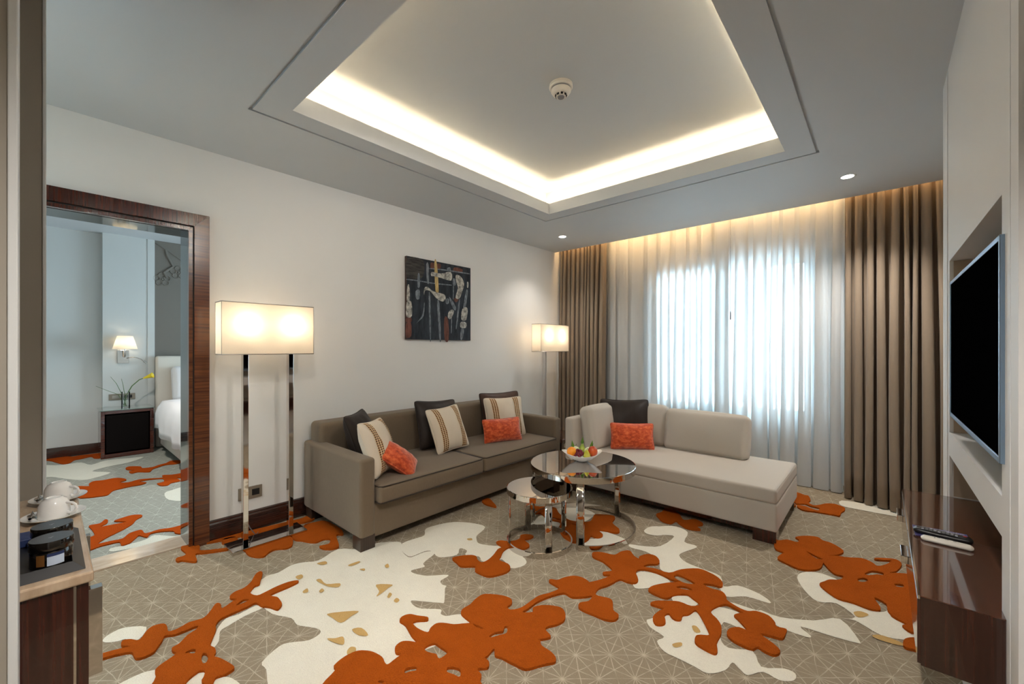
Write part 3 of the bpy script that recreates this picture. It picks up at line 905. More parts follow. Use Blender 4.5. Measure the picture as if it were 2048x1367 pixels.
GOLD=[
 [(-2.09,0.946),(-2.055,1.001),(-1.993,1.064),(-1.983,1.019),(-1.972,0.961),(-2.043,0.95)],
 [(-1.887,0.973),(-1.863,1.009),(-1.792,1.004),(-1.825,0.974)],
 [(-1.913,0.869),(-1.888,0.892),(-1.87,0.921),(-1.821,0.901),(-1.841,0.883),(-1.894,0.867)],
 [(-1.767,0.888),(-1.781,0.912),(-1.759,0.925),(-1.732,0.907),(-1.741,0.881)],
 [(-2.442,1.042),(-2.438,1.065),(-2.36,1.064),(-2.311,1.118),(-2.279,1.098),(-2.319,1.062),(-2.379,1.048)],
 [(-2.142,1.249),(-2.073,1.31),(-2.06,1.273),(-2.041,1.216),(-2.04,1.19),(-2.071,1.226)],
 [(-1.99,1.226),(-2.017,1.256),(-1.994,1.258),(-1.975,1.23)],
 [(-1.935,1.231),(-1.946,1.256),(-1.917,1.255),(-1.909,1.232)],
 [(-2.466,1.248),(-2.46,1.313),(-2.44,1.307),(-2.44,1.254)],
 [(-2.367,1.268),(-2.352,1.293),(-2.329,1.28)],
 [(-2.63,1.126),(-2.619,1.172),(-2.582,1.169),(-2.588,1.14)],
 [(-2.386,0.946),(-2.397,0.974),(-2.357,0.962),(-2.366,0.942)],
 [(-2.319,1.005),(-2.335,1.028),(-2.305,1.027),(-2.299,1.008)],
 [(-2.571,0.978),(-2.57,1.011),(-2.531,1.004),(-2.526,0.977)],
 [(-2.289,1.394),(-2.296,1.419),(-2.255,1.402),(-2.259,1.386)],
 [(-2.18,1.975),(-2.163,2.002),(-2.139,1.987),(-2.155,1.967)],
 [(-0.682,2.076),(-0.666,2.09),(-0.637,2.059),(-0.658,2.04)],
 [(-0.707,1.891),(-0.682,1.928),(-0.671,1.908),(-0.69,1.877)],
 [(-0.104,2.729),(-0.078,2.765),(-0.045,2.754),(-0.083,2.694)],
 [(-0.03,2.568),(0.006,2.6),(0.081,2.591),(0.064,2.564),(-0.006,2.551)],
]
BED_ORANGE=[
 [(-7.505,-0.001),(-7.548,0.062),(-7.561,0.153),(-7.48,0.225),(-7.495,0.282),(-7.479,0.368),(-7.452,0.465),(-7.143,0.455),(-7.168,0.399),(-7.307,0.378),(-7.251,0.291),(-7.239,0.236),(-7.104,0.196),(-7.073,0.143),(-7.219,0.093),(-7.374,0.051)],
 [(-6.315,0.599),(-6.371,0.636),(-6.278,0.719),(-6.173,0.725),(-6.147,0.806),(-6.206,0.871),(-6.238,0.935),(-6.331,1.01),(-6.203,1.092),(-6.113,1.015),(-6.15,0.922),(-6.082,0.835),(-6.035,0.791),(-5.928,0.75),(-6.017,0.671),(-6.006,0.617),(-6.12,0.607),(-6.125,0.656),(-6.216,0.603)],
 [(-5.825,0.219),(-5.753,0.283),(-5.846,0.287),(-5.934,0.323),(-5.908,0.392),(-5.915,0.482),(-5.823,0.54),(-5.733,0.548),(-5.689,0.495),(-5.623,0.553),(-5.665,0.632),(-5.628,0.712),(-5.565,0.808),(-5.671,0.823),(-5.617,0.896),(-5.594,0.994),(-5.387,0.975),(-5.44,0.903),(-5.299,0.91),(-5.282,0.834),(-5.221,0.799),(-5.248,0.753),(-5.366,0.737),(-5.383,0.79),(-5.518,0.801),(-5.581,0.706),(-5.573,0.63),(-5.488,0.673),(-5.436,0.63),(-5.443,0.559),(-5.428,0.488),(-5.406,0.425),(-5.282,0.379),(-5.29,0.316),(-5.324,0.248),(-5.403,0.196),(-5.742,0.209)],
 [(-4.472,0.22),(-4.466,0.278),(-4.537,0.31),(-4.503,0.326),(-4.428,0.312),(-4.383,0.273),(-4.363,0.343),(-4.356,0.416),(-4.44,0.355),(-4.48,0.402),(-4.495,0.462),(-4.457,0.51),(-4.403,0.514),(-4.354,0.473),(-4.277,0.446),(-4.21,0.402),(-4.157,0.35),(-4.132,0.325),(-4.095,0.288),(-4.013,0.239),(-4.002,0.304),(-3.99,0.347),(-4.002,0.371),(-4.067,0.406),(-4.086,0.462),(-4.056,0.476),(-3.978,0.485),(-3.989,0.56),(-3.959,0.625),(-3.958,0.69),(-3.927,0.718),(-3.752,0.686),(-3.818,0.628),(-3.875,0.625),(-3.936,0.559),(-3.943,0.505),(-3.891,0.48),(-3.967,0.448),(-3.938,0.428),(-3.861,0.385),(-3.857,0.346),(-3.934,0.342),(-3.946,0.299),(-3.947,0.246),(-3.926,0.203),(-3.948,0.184),(-4.175,0.194),(-4.207,0.234),(-4.346,0.231)],
]
BED_CREAM=[
 [(-7.21,-0.051),(-7.093,0.083),(-7.065,0.169),(-7.042,0.283),(-6.823,0.353),(-6.954,0.49),(-6.892,0.678),(-6.82,0.811),(-6.626,0.652),(-6.566,0.462),(-6.448,0.342),(-6.239,0.473),(-6.102,0.34),(-6.092,0.252),(-6.261,0.15),(-6.489,0.045),(-6.592,-0.046)],
 [(-4.966,0.736),(-5.028,0.802),(-5.028,0.885),(-4.597,0.84),(-4.721,0.73)],
 [(-3.87,0.294),(-3.856,0.368),(-3.863,0.471),(-3.907,0.524),(-3.779,0.615),(-3.752,0.686),(-3.644,0.666),(-3.746,0.446),(-3.796,0.299)],
]
ART={'gold':[[(2.676,2.234),(2.706,2.238),(2.733,1.941),(2.691,1.945)]],
'pale':[[(2.546,1.883),(2.546,1.945),(2.584,1.973),(2.662,1.934),(2.803,1.916),(2.823,1.869),(2.782,1.837),(2.701,1.866),(2.623,1.930),(2.560,1.931)],[(2.637,2.089),(2.642,2.129),(2.762,2.130),(2.897,2.165),(2.902,2.074),(2.772,2.083),(2.671,2.090)],[(2.967,2.141),(3.039,2.133),(3.086,2.063),(3.061,1.975),(3.017,1.890),(2.962,1.898),(2.995,2.002),(2.973,2.066)],[(2.865,1.733),(2.908,1.761),(2.940,1.746),(2.897,1.661),(2.855,1.675)],[(3.061,1.780),(3.135,1.794),(3.118,1.664),(3.045,1.664)],[(3.039,1.635),(3.118,1.630),(3.112,1.574),(3.033,1.575)],[(2.350,1.954),(2.372,1.957),(2.374,1.821),(2.341,1.815)],[(2.340,1.792),(2.394,1.801),(2.401,1.665),(2.337,1.657)],[(3.130,2.085),(3.153,2.079),(3.147,2.027),(3.130,2.025)]],
'steel':[[(2.876,1.898),(2.967,1.798),(2.951,1.755),(2.897,1.826)],[(3.112,1.980),(3.141,1.983),(3.107,1.792),(3.073,1.789)],[(2.711,1.811),(2.741,1.813),(2.764,1.452),(2.741,1.451)],[(2.603,1.873),(2.624,1.875),(2.634,1.457),(2.618,1.457)],[(3.006,1.852),(3.028,1.862),(2.984,1.590),(2.967,1.581)],[(2.471,2.083),(2.492,2.086),(2.495,1.963),(2.467,1.960)],[(2.346,2.021),(2.462,2.024),(2.652,2.022),(2.886,2.029),(2.886,2.019),(2.652,2.010),(2.462,2.015),(2.346,2.012)],[(2.546,1.798),(2.555,1.798),(2.541,1.673),(2.471,1.608),(2.458,1.599),(2.527,1.688)],[(2.632,2.168),(2.823,2.181),(3.141,2.187),(3.141,2.175),(2.823,2.169),(2.632,2.158)],[(2.444,1.911),(2.490,1.932),(2.495,1.847),(2.453,1.836)],[(2.924,2.094),(2.956,2.098),(2.962,2.032),(2.929,2.028)],[(2.929,2.011),(2.940,2.012),(2.936,1.887),(2.925,1.886)],[(2.574,2.198),(2.603,2.203),(2.608,2.023),(2.584,2.020)],[(2.844,2.198),(2.886,2.213),(2.892,2.180),(2.850,2.166)],[(2.829,1.869),(2.871,1.873),(2.865,1.823),(2.829,1.820)],[(2.902,1.661),(2.913,1.662),(2.908,1.521),(2.897,1.520)],[(3.039,1.558),(3.084,1.552),(3.061,1.449),(3.033,1.448)]],
'brown':[[(2.337,1.586),(2.390,1.596),(2.394,1.468),(2.333,1.455)],[(2.808,1.664),(2.860,1.651),(2.867,1.436),(2.813,1.437)],[(2.632,2.223),(2.673,2.223),(2.671,2.173),(2.627,2.171)],[(2.713,2.226),(2.762,2.225),(2.752,2.175),(2.713,2.176)],[(2.945,2.221),(3.056,2.219),(3.050,2.184),(2.940,2.177)],[(2.945,1.888),(3.006,1.881),(2.973,1.847),(2.943,1.861)],[(2.341,1.646),(2.394,1.649),(2.394,1.604),(2.337,1.601)]],
'grain':[[(2.346,2.227),(2.537,2.231),(2.537,2.076),(2.462,2.036),(2.346,2.036)]]}

bm = nbm()
quad(bm, [(XL - 0.08, -2.3, 0), (0.9, -2.3, 0), (0.9, YB + 0.1, 0), (XL - 0.08, YB + 0.1, 0)], 0)
for l in CREAM:
    patch(bm, [l], 0.0015, 0.0015 + 0.0001 * CREAM.index(l), 1)
for l in GOLD:
    patch(bm, [l], 0.004, 0.0042, 2)
for l, holes in ORANGE:
    patch(bm, [l] + holes, -0.001, 0.012, 3)
struct('floor', bm, [M['grey_rug'], M['cream_rug'], M['gold_rug'], M['orange_rug']])

# ------------------------------------------------------------------ the setting: bedroom beyond the doorway
BX, BC = -7.56, 2.83
bm = nbm()
quad(bm, [(BX, -1.2, 0), (-3.735, -1.2, 0), (-3.735, 4.9, 0), (BX, 4.9, 0)], 0)
for k, l in enumerate(BED_CREAM):
    patch(bm, [l], 0.0015, 0.0015 + 0.0001 * k, 1)
for l in BED_ORANGE:
    patch(bm, [l], -0.001, 0.008, 2)
struct('floor_bedroom', bm, [M['bedrug'], M['bedcream'], M['bedorange']])
bm = nbm()
box(bm, BX - 0.1, -3.68, -1.3, 5.0, BC, BC + 0.1)
struct('ceiling_bedroom', bm, M['ceil'])
bm = nbm()
box(bm, BX - 0.1, BX, -1.3, 5.0, 0, BC)
struct('wall_bedroom_far', bm, M['bedwall'])
bm = nbm()
box(bm, BX - 0.1, -3.68, -1.3, -1.2, 0, BC)
box(bm, -3.70, XL - 0.2, -1.2, D0, 0, BC)
struct('wall_bedroom_side', bm, M['bedwall'])
bm = nbm()
for a, b, c, d in ((BX, -6.3, 0, BC), (-4.3, -3.68, 0, BC), (-6.3, -4.3, 0, 0.6), (-6.3, -4.3, 2.3, BC)):
    box(bm, a, b, 4.85, 4.97, c, d)
struct('wall_bedroom_back', bm, M['bedwall'])
bm = nbm()
for a, b, c, d in ((-6.3, -6.25, 0.6, 2.3), (-4.35, -4.3, 0.6, 2.3), (-6.3, -4.3, 0.6, 0.65), (-6.3, -4.3, 2.25, 2.3)):
    box(bm, a, b, 4.88, 4.93, c, d)
w2 = struct('window_2', bm, M['white'])
bm = nbm()
box(bm, -6.26, -4.34, 4.90, 4.906, 0.64, 2.26)
obj('window_pane', bm, M['glass'], w2)
bm = nbm()
box(bm, BX, -7.45, 0.489, 0.906, 0, BC)
box(bm, BX, -7.458, 0.900, 0.930, 0, BC)
box(bm, BX, -7.45, 0.926, 1.000, 0, BC)
struct('wall_lamp_panel', bm, M['bedwall'])
bm = nbm()
box(bm, BX, -7.46, 1.0, 3.1, 0, BC)
PAN = struct('wall_bedhead_panel', bm, M['artpanel'])
# plaster branch relief on the bedhead panel
bm = nbm()
tube(bm, [(-7.458, 1.12, 2.72), (-7.455, 1.135, 2.64), (-7.455, 1.20, 2.50), (-7.455, 1.14, 2.44), (-7.455, 1.10, 2.40), (-7.455, 1.13, 2.33)], 0.016, 6)
tube(bm, [(-7.458, 1.00, 2.80), (-7.457, 1.18, 2.68), (-7.457, 1.40, 2.52)], 0.008, 6)
for (cy, cz) in ((1.08, 2.30), (1.26, 2.42)):
    for k in range(5):
        a = 2 * pi * k / 5 + 0.4
        tube(bm, [(-7.457, cy + 0.06 * cos(a) + 0.035 * cos(q), cz + 0.055 * sin(a) + 0.035 * sin(q)) for q in [2 * pi * i / 10 for i in range(10)]], 0.008, 5, closed=True)
    ball(bm, (-7.457, cy, cz), 0.014, seg=8)
obj('blossom_relief', bm, M['artpanel'], PAN, smooth=True, label='raised plaster branch with two blossoms')
bm = nbm()
box(bm, BX, BX + 0.018, -1.2, 0.489, 0, 0.13)
struct('baseboard_bedroom', bm, M['skirt'])

# ------------------------------------------------------------------ lights of the room, plus added fill spots
def downlight(x, y, z, label, power=40, spot=115, rot=(0, 0, 0)):
    t_ = thing('downlight', label, 'ceiling light', (x, y, z), 'recessed downlights')
    bm = nbm()
    lathe(bm, [(0.040, -0.001), (0.052, -0.004), (0.056, 0.0005), (0.040, 0.0005)], (x, y, z), 32)
    obj('trim_ring', bm, M['white'], t_)
    bm = nbm()
    cyl(bm, (x, y), 0.041, z - 0.0015, z + 0.0005, 32)
    obj('lens', bm, M['lens'], t_, label='glowing white lens')
    light('downlight_beam', 'SPOT', (x, y, z - 0.03), power, (1.0, 0.94, 0.87), rot, 0.04, spot=spot, blend=0.8, parent=t_)
    return t_


downlight(-0.198, 4.245, CE, 'round recessed downlight in front of the right curtain', 24)
downlight(-2.912, 4.207, CE, 'round recessed downlight in the ceiling corner near the left curtain', 8)
downlight(-2.62, -0.34, CE, 'recessed downlight in front of the doorway, out of the picture', 18)
downlight(-0.15, 0.35, CE, 'added fill downlight above the near end of the television wall, out of the picture')  # unseen lamp, added to brighten the foreground


def aim(src, dst):
    return (Vector(dst) - Vector(src)).to_track_quat('-Z', 'Y').to_euler()


downlight(-0.25, 1.15, CE, 'added tilted fill spot aimed at the sofa, out of the picture', 13, 110, aim((-0.25, 1.15, CE), (-3.3, 2.0, 1.0)))  # invented spot, lifts the sofa and left wall
downlight(-0.95, 0.30, CE, 'added tilted fill spot aimed at the picture wall, out of the picture', 11, 110, aim((-0.95, 0.30, CE), (-2.9, 3.3, 0.9)))  # second invented spot, lifts the wall around the picture
downlight(-0.55, -1.1, CE, 'added fill downlight over the entry, out of the picture', 16)  # added behind the camera as fill
downlight(-5.4, 0.2, BC, 'added fill downlight in the bedroom ceiling, out of the picture', 40)  # unseen, added to brighten the bedroom
downlight(-5.0, 2.6, BC, 'added fill downlight over the foot of the bed, out of the picture', 40)  # second unseen lamp added for bedroom fill

# ------------------------------------------------------------------ smoke detector
sx_, sy_ = -1.504, 2.156
sd = thing('smoke_detector', 'white round smoke detector on the middle of the tray ceiling', 'smoke detector', (sx_, sy_, UC))
bm = nbm()
lathe(bm, [(0, 0), (0.072, 0), (0.074, -0.018), (0.068, -0.024), (0.066, -0.024), (0, -0.024)], (sx_, sy_, UC))
obj('base_plate', bm, M['plastic_white'], sd, smooth=True)
bm = nbm()
lathe(bm, [(0.060, -0.024), (0.060, -0.034), (0.0, -0.034)], (sx_, sy_, UC))
obj('gap_ring', bm, M['greybtn'], sd, smooth=True)
bm = nbm()
lathe(bm, [(0.062, -0.033), (0.063, -0.042), (0.052, -0.058), (0.036, -0.062), (0, -0.062)], (sx_, sy_, UC))
obj('housing', bm, M['plastic_white'], sd, smooth=True)
bm = nbm()
for k in range(8):
    a = 2 * pi * k / 8
    tube(bm, [(sx_ + 0.033 * cos(a - 0.2), sy_ + 0.033 * sin(a - 0.2), UC - 0.068), (sx_ + 0.033 * cos(a + 0.2), sy_ + 0.033 * sin(a + 0.2), UC - 0.068)], 0.006, 6)
lathe(bm, [(0.031, -0.060), (0.031, -0.076), (0, -0.076)], (sx_, sy_, UC), mat=1)
obj('sensor_cage', bm, [M['black'], M['plastic_white']], sd, smooth=True)
bm = nbm()
lathe(bm, [(0.022, -0.0755), (0.020, -0.082), (0, -0.083)], (sx_, sy_, UC))
obj('sensor_cap', bm, M['greybtn'], sd, smooth=True)

# ------------------------------------------------------------------ curtains
def drape_mesh(x0, x1, ytop, ybot, amp, folds, seed, zt, zb=0.012, hem=None, over=0.35, per=12, rows=14):
    rnd = random.Random(seed)
    ws = [rnd.uniform(0.6, 1.4) for _ in range(folds)]
    tot = sum(ws)
    cols = []
    acc = 0
    for i, w_ in enumerate(ws):
        a_ = rnd.uniform(0.65, 1.2)
        ph = rnd.uniform(-0.3, 0.3)
        wob = rnd.uniform(-1, 1)
        for s_ in range(per):
            cols.append((acc + w_ * s_ / per, 2 * pi * s_ / per, a_, ph, w_, wob))
        acc += w_
    cols.append((acc, 2 * pi, 1.0, 0, ws[-1], 0))
    bm = nbm()
    grid = []
    for r in range(rows + 1):
        v = r / rows
        z = zt + (zb - zt) * v
        row = []
        for (c, ph, a_, p0, w_, wob) in cols:
            u = c / tot
            y0 = ytop(u) * (1 - v) ** 1.3 + ybot(u) * (1 - (1 - v) ** 1.3)
            A = amp * a_ * (0.75 + 0.35 * v)
            x = x0 + (x1 - x0) * u + over * (x1 - x0) * w_ / tot * 0.5 * sin(2 * ph) * (0.6 + 0.4 * v) + 0.012 * wob * sin(v * 4 + p0 * 9) * sin(ph / 2)
            x = min(max(x, x0), x1)
            y = y0 - A * (0.5 - 0.5 * cos(ph)) + A * 0.4
            row.append(bm.verts.new((x, y, z)))
        grid.append(row)
    for r in range(rows):
        for c in range(len(cols) - 1):
            f = bm.faces.new((grid[r][c], grid[r][c + 1], grid[r + 1][c + 1], grid[r + 1][c]))
            f.smooth = True
    return bm


o = obj('curtain', drape_mesh(-0.252, 0.57, lambda u: 4.97, lambda u: 4.83 - 0.17 * min(1, u / 0.45), 0.12, 11, 3, 2.90, over=0.55), M['drape'], origin=(0.15, 4.9, 0), smooth=70)
tag(o, 'heavy taupe blackout curtain beside the television wall', 'curtain', 'blackout curtains')
o.modifiers.new('cloth', 'SOLIDIFY').thickness = 0.004
o = obj('curtain', drape_mesh(XL + 0.022, -2.745, lambda u: 4.97, lambda u: 4.92, 0.10, 11, 5, 2.90, over=0.5), M['drape'], origin=(-3.1, 4.9, 0), smooth=70)
tag(o, 'heavy taupe blackout curtain in the corner behind the far floor lamp', 'curtain', 'blackout curtains')
o.modifiers.new('cloth', 'SOLIDIFY').thickness = 0.004
for (xa, xb, sd_, lab, wx) in ((-2.80, -1.24, 11, 'white voile sheer over the left half of the window', -1.374), (-1.40, -0.262, 23, 'white voile sheer over the right half of the window', -1.217)):
    back = 0.0 if sd_ == 11 else 0.115
    o = obj('sheer_curtain', drape_mesh(xa, xb, lambda u: 5.11 - back, lambda u: 5.09 - back - (0.0 if xa < -2 else 0.06 * u), 0.06, 9 if sd_ == 11 else 8, sd_, 2.90, 0.008, over=0.62), M['sheer'], origin=((xa + xb) / 2, 5.05, 0), smooth=70)
    tag(o, lab, 'curtain', 'sheer curtains')
    bm = nbm()
    yy = 5.11 - back - 0.065
    tube(bm, [(wx, yy, 2.80), (wx, yy, 1.75)], 0.0022, 6)
    tube(bm, [(wx, yy, 1.75), (wx, yy, 1.73), (wx, yy, 1.66), (wx, yy, 1.655)], 0.006, 8, radii=[0.003, 0.006, 0.007, 0.003])
    obj('draw_wand', bm, M['greybtn'], o, label='thin grey draw wand')

# ------------------------------------------------------------------ picture
bm = nbm()
PY0, PY1, PZ0, PZ1 = 2.340, 3.185, 1.433, 2.248
FX = XL + 0.032
pic = thing('picture', 'square unframed canvas of hanging antique weapons above the sofa', 'picture', (XL, (PY0 + PY1) / 2, PZ0))
box(bm, XL + 0.001, FX, PY0, PY1, PZ0, PZ1, bev=0.002)
obj('canvas', bm, plain('canvas_edge', (66, 44, 36), 0.6), pic)
bm = nbm()
quad(bm, [(FX + 0.0005, PY0 + 0.002, PZ0 + 0.002), (FX + 0.0005, PY1 - 0.002, PZ0 + 0.002), (FX + 0.0005, PY1 - 0.002, PZ1 - 0.002), (FX + 0.0005, PY0 + 0.002, PZ1 - 0.002)], 0)


def streak(name, c1, c2, sc=14, stretch=(1, 3, 1)):
    t_ = NT(name)
    return t_.set(t_.ramp(t_.noise(sc, 4, 0.65, stretch=stretch), [(0.35, lin(c1)), (0.65, lin(c2))]), 0.55, spec=0.2)


amats = {'bgd': streak('art_ground', (30, 33, 38), (52, 58, 66), 5, (1, 4, 1)), 'gold': streak('art_gold', (150, 124, 74), (206, 180, 124), 12),
         'pale': streak('art_bone', (104, 102, 98), (206, 202, 192), 26, (1, 1, 1)), 'steel': streak('art_steel', (78, 84, 92), (138, 144, 150), 20),
         'brown': streak('art_brown', (84, 50, 42), (122, 78, 66), 10), 'grain': streak('art_grain', (44, 42, 42), (78, 74, 70), 6, (1, 1.5, 9))}
order = ['bgd', 'grain', 'brown', 'steel', 'gold', 'pale']
for key in order[1:]:
    for k, l in enumerate(ART[key]):
        patch(bm, [l], 0, FX + 0.0006 + 0.0004 * order.index(key) + 0.00001 * k, order.index(key), to3=lambda x, y, z: (FX + 0.0006 + 0.0003 * order.index(key) + 0.00001 * k, x, y), k=3)
obj('print', bm, [amats[k] for k in order], pic)

# ------------------------------------------------------------------ sockets on the left wall
def socket(name, x, y0, y1, z0, z1, lab, m='socket'):
    t_ = thing(name, lab, 'socket', (x, (y0 + y1) / 2, z0))
    bm = nbm()
    box(bm, x, x + 0.009, y0, y1, z0, z1, bev=0.002)
    obj('face_plate', bm, M[m], t_)
    n = 2
    for k in range(n):
        a = y0 + (y1 - y0) * (0.12 + 0.44 * k)
        bm = nbm()
        box(bm, x + 0.008, x + 0.011, a, a + (y1 - y0) * 0.32, z0 + (z1 - z0) * 0.25, z1 - (z1 - z0) * 0.25, bev=0.001)
        obj('socket_insert', bm, M['steel'] if k == 0 else M['black'], t_)
    return t_


socket('wall_socket', XL, 0.930, 1.085, 0.235, 0.325, 'bronze double wall socket low behind the near floor lamp')

# ------------------------------------------------------------------ floor lamps
def floor_lamp(xc, y0, y1, lab):
    yc = (y0 + y1) / 2
    t_ = thing('floor_lamp', lab, 'lamp', (xc, yc, 0), 'twin-post floor lamps')
    hd = 0.072
    bm = nbm()
    zt_, zb_ = 1.648, 1.305
    for (xa, xb, a, b) in ((xc - hd, xc + hd, y0, y0 + 0.003), (xc - hd, xc + hd, y1 - 0.003, y1), (xc - hd, xc - hd + 0.003, y0, y1), (xc + hd - 0.003, xc + hd, y0, y1)):
        pass
    P = [(xc - hd, y0), (xc + hd, y0), (xc + hd, y1), (xc - hd, y1)]
    for k in range(4):
        a, b = P[k], P[(k + 1) % 4]
        N = 6
        quad(bm, [a + (zb_,), b + (zb_,), b + (zt_,), a + (zt_,)])
    sh = obj('lamp_shade', bm, M['shade'], t_, label='glowing white rectangular fabric shade')
    bm = nbm()
    for z in (zb_, zt_):
        tube(bm, [p + (z,) for p in P], 0.0035, 6, closed=True)
    for p in P:
        tube(bm, [p + (zb_,), p + (zt_,)], 0.0015, 6)
    obj('shade_rim', bm, M['steel'], sh)
    ys = [yc - 0.137, yc + 0.150]
    for yp in ys:
        bm = nbm()
        box(bm, xc - 0.022, xc + 0.022, yp - 0.016, yp + 0.016, 0.024, 1.40, bev=0.002)
        obj('post', bm, M['chrome'], t_)
        bm = nbm()
        ball(bm, (xc, yp + (0.0 if yp < yc else 0.0), 1.505), 0.030, (1, 1, 1.25), 16)
        tube(bm, [(xc, yp, 1.40), (xc, yp, 1.47)], 0.012, 8, mat=1)
        obj('bulb', bm, [M['bulb'], M['steel']], t_, smooth=True)
    bm = nbm()
    box(bm, xc - 0.095, xc + 0.095, yc - 0.235, yc + 0.235, 0.0, 0.026, bev=0.003)
    obj('base', bm, M['chrome'], t_, label='flat polished chrome base plate')
    bm = nbm()
    tube(bm, [(xc - 0.06, ys[0] + 0.02, 0.16), (xc - 0.10, ys[0] + 0.06, 0.08), (xc - 0.12, ys[0] + 0.10, 0.012), (xc - 0.16, ys[0] + 0.13, 0.010)], 0.003, 6)
    tube(bm, [(xc - 0.022, ys[0], 0.20), (xc - 0.06, ys[0] + 0.02, 0.16)], 0.003, 6)
    obj('power_cord', bm, M['greybtn'], t_)
    return t_


floor_lamp(-3.222, 0.749, 1.325, 'tall chrome floor lamp with lit white shade beside the doorway')
floor_lamp(-3.195, 4.050, 4.655, 'chrome floor lamp with lit white shade in the far corner by the curtain')

# ------------------------------------------------------------------ taupe sofa
SX0, SX1, SY0, SY1 = -3.455, -2.548, 1.372, 3.650
sofa = thing('sofa', 'long taupe fabric sofa with two seat cushions against the left wall', 'sofa', ((SX0 + SX1) / 2, (SY0 + SY1) / 2, 0))
bm = nbm()
rbox(bm, ((SX0 + SX1 - 0.01) / 2, (SY0 + SY1) / 2, 0.178), (SX1 - SX0 - 0.02, SY1 - SY0 - 0.10, 0.225), 0.012, n=6)
obj('base_frame', bm, M['sofa'], sofa, smooth=True)
for ya, yb in ((SY0, SY0 + 0.112), (SY1 - 0.112, SY1)):
    bm = nbm()
    rbox(bm, ((SX0 + SX1) / 2, (ya + yb) / 2, 0.085 + 0.2625), (SX1 - SX0, yb - ya, 0.525), 0.024, n=8)
    obj('armrest', bm, M['sofa'], sofa, smooth=True)
bm = nbm()
rbox(bm, (SX0 + 0.10, (SY0 + SY1) / 2, 0.43), (0.20, SY1 - SY0 - 0.10, 0.66), 0.035, (0.012, 0, 0.004), n=10)
obj('backrest', bm, M['sofa'], sofa, smooth=True)
ym = 2.470
for ya, yb in ((SY0 + 0.116, ym - 0.004), (ym + 0.004, SY1 - 0.116)):
    bm = nbm()
    cx_, sx__ = (-3.24 + SX1 + 0.045) / 2, SX1 + 0.045 + 3.24
    rbox(bm, (cx_, (ya + yb) / 2, 0.355), (sx__, yb - ya, 0.126), 0.028, (0.012, 0, 0.016), n=14)
    cu = obj('seat_cushion', bm, M['sofa'], sofa, smooth=True)
    for zz in (0.412, 0.300):
        bm = nbm()
        xe = SX1 + 0.041
        pts = [(cx_, ya + 0.004, zz)] + [(xe - 0.02, ya + 0.004, zz), (xe - 0.004, ya + 0.02, zz)]
        pts += [(xe + 0.012 * (1 - (2 * (i / 12) - 1) ** 2), ya + 0.03 + (yb - ya - 0.06) * i / 12, zz + 0.003 * sin(pi * i / 12)) for i in range(13)]
        pts += [(xe - 0.004, yb - 0.02, zz), (xe - 0.02, yb - 0.004, zz), (cx_, yb - 0.004, zz)]
        tube(bm, pts, 0.0042, 6)
        obj('piping', bm, M['pipe'], cu)
for (xa, ya) in ((SX1 - 0.115, SY0 + 0.006), (SX1 - 0.115, SY1 - 0.112), (SX0 + 0.02, SY0 + 0.012), (SX0 + 0.02, SY1 - 0.112)):
    bm = nbm()
    box(bm, xa, xa + 0.106, ya, ya + 0.106, 0.0, 0.092, bev=0.003)
    obj('leg', bm, M['foot'], sofa)

# ------------------------------------------------------------------ beige chaise
CX0, CX1, CY0, CY1 = -2.265, -0.528, 3.305, 4.215
ch = thing('chaise_longue', 'beige chaise longue with loose back cushions in front of the window', 'sofa', ((CX0 + CX1) / 2, (CY0 + CY1) / 2, 0))
bm = nbm()
rbox(bm, ((CX0 + CX1) / 2, (CY0 + CY1) / 2, 0.182), (CX1 - CX0, CY1 - CY0, 0.192), 0.014, n=8)
obj('base_frame', bm, M['chaise'], ch, smooth=True)
bm = nbm()
rbox(bm, ((CX0 + CX1) / 2 + 0.045, (CY0 + CY1) / 2, 0.3285), (CX1 - CX0 - 0.09, CY1 - CY0 + 0.006, 0.103), 0.022, (0, 0, 0.012), n=14)
seat = obj('seat_cushion', bm, M['chaise'], ch, smooth=True)
bm = nbm()
xa, xb, ya, yb, zz = CX0 + 0.095, CX1 + 0.001, CY0 - 0.002, CY1, 0.372
tube(bm, [(xa, ya + 0.01, zz), (xb - 0.03, ya + 0.008, zz), (xb - 0.009, ya + 0.03, zz), (xb - 0.008, yb - 0.03, zz)], 0.0035, 6)
obj('seam', bm, M['chaise'], seat)
bm = nbm()
rbox(bm, (CX0 + 0.045, (CY0 + CY1) / 2, 0.385), (0.09, CY1 - CY0, 0.60), 0.022, (0.004, 0, 0), n=8)
obj('side_panel', bm, M['chaise'], ch, smooth=True)
bm = nbm()
rbox(bm, ((CX0 - 1.45) / 2, CY1 - 0.04, 0.40), (-1.45 - CX0, 0.08, 0.58), 0.022, n=8)
obj('backrest', bm, M['chaise'], ch, smooth=True)


def lean(c, rx=0, ry=0, rz=0):
    return Matrix.Translation(Vector(c)) @ Matrix.Rotation(radians(rz), 4, 'Z') @ Matrix.Rotation(radians(rx), 4, 'X') @ Matrix.Rotation(radians(ry), 4, 'Y')


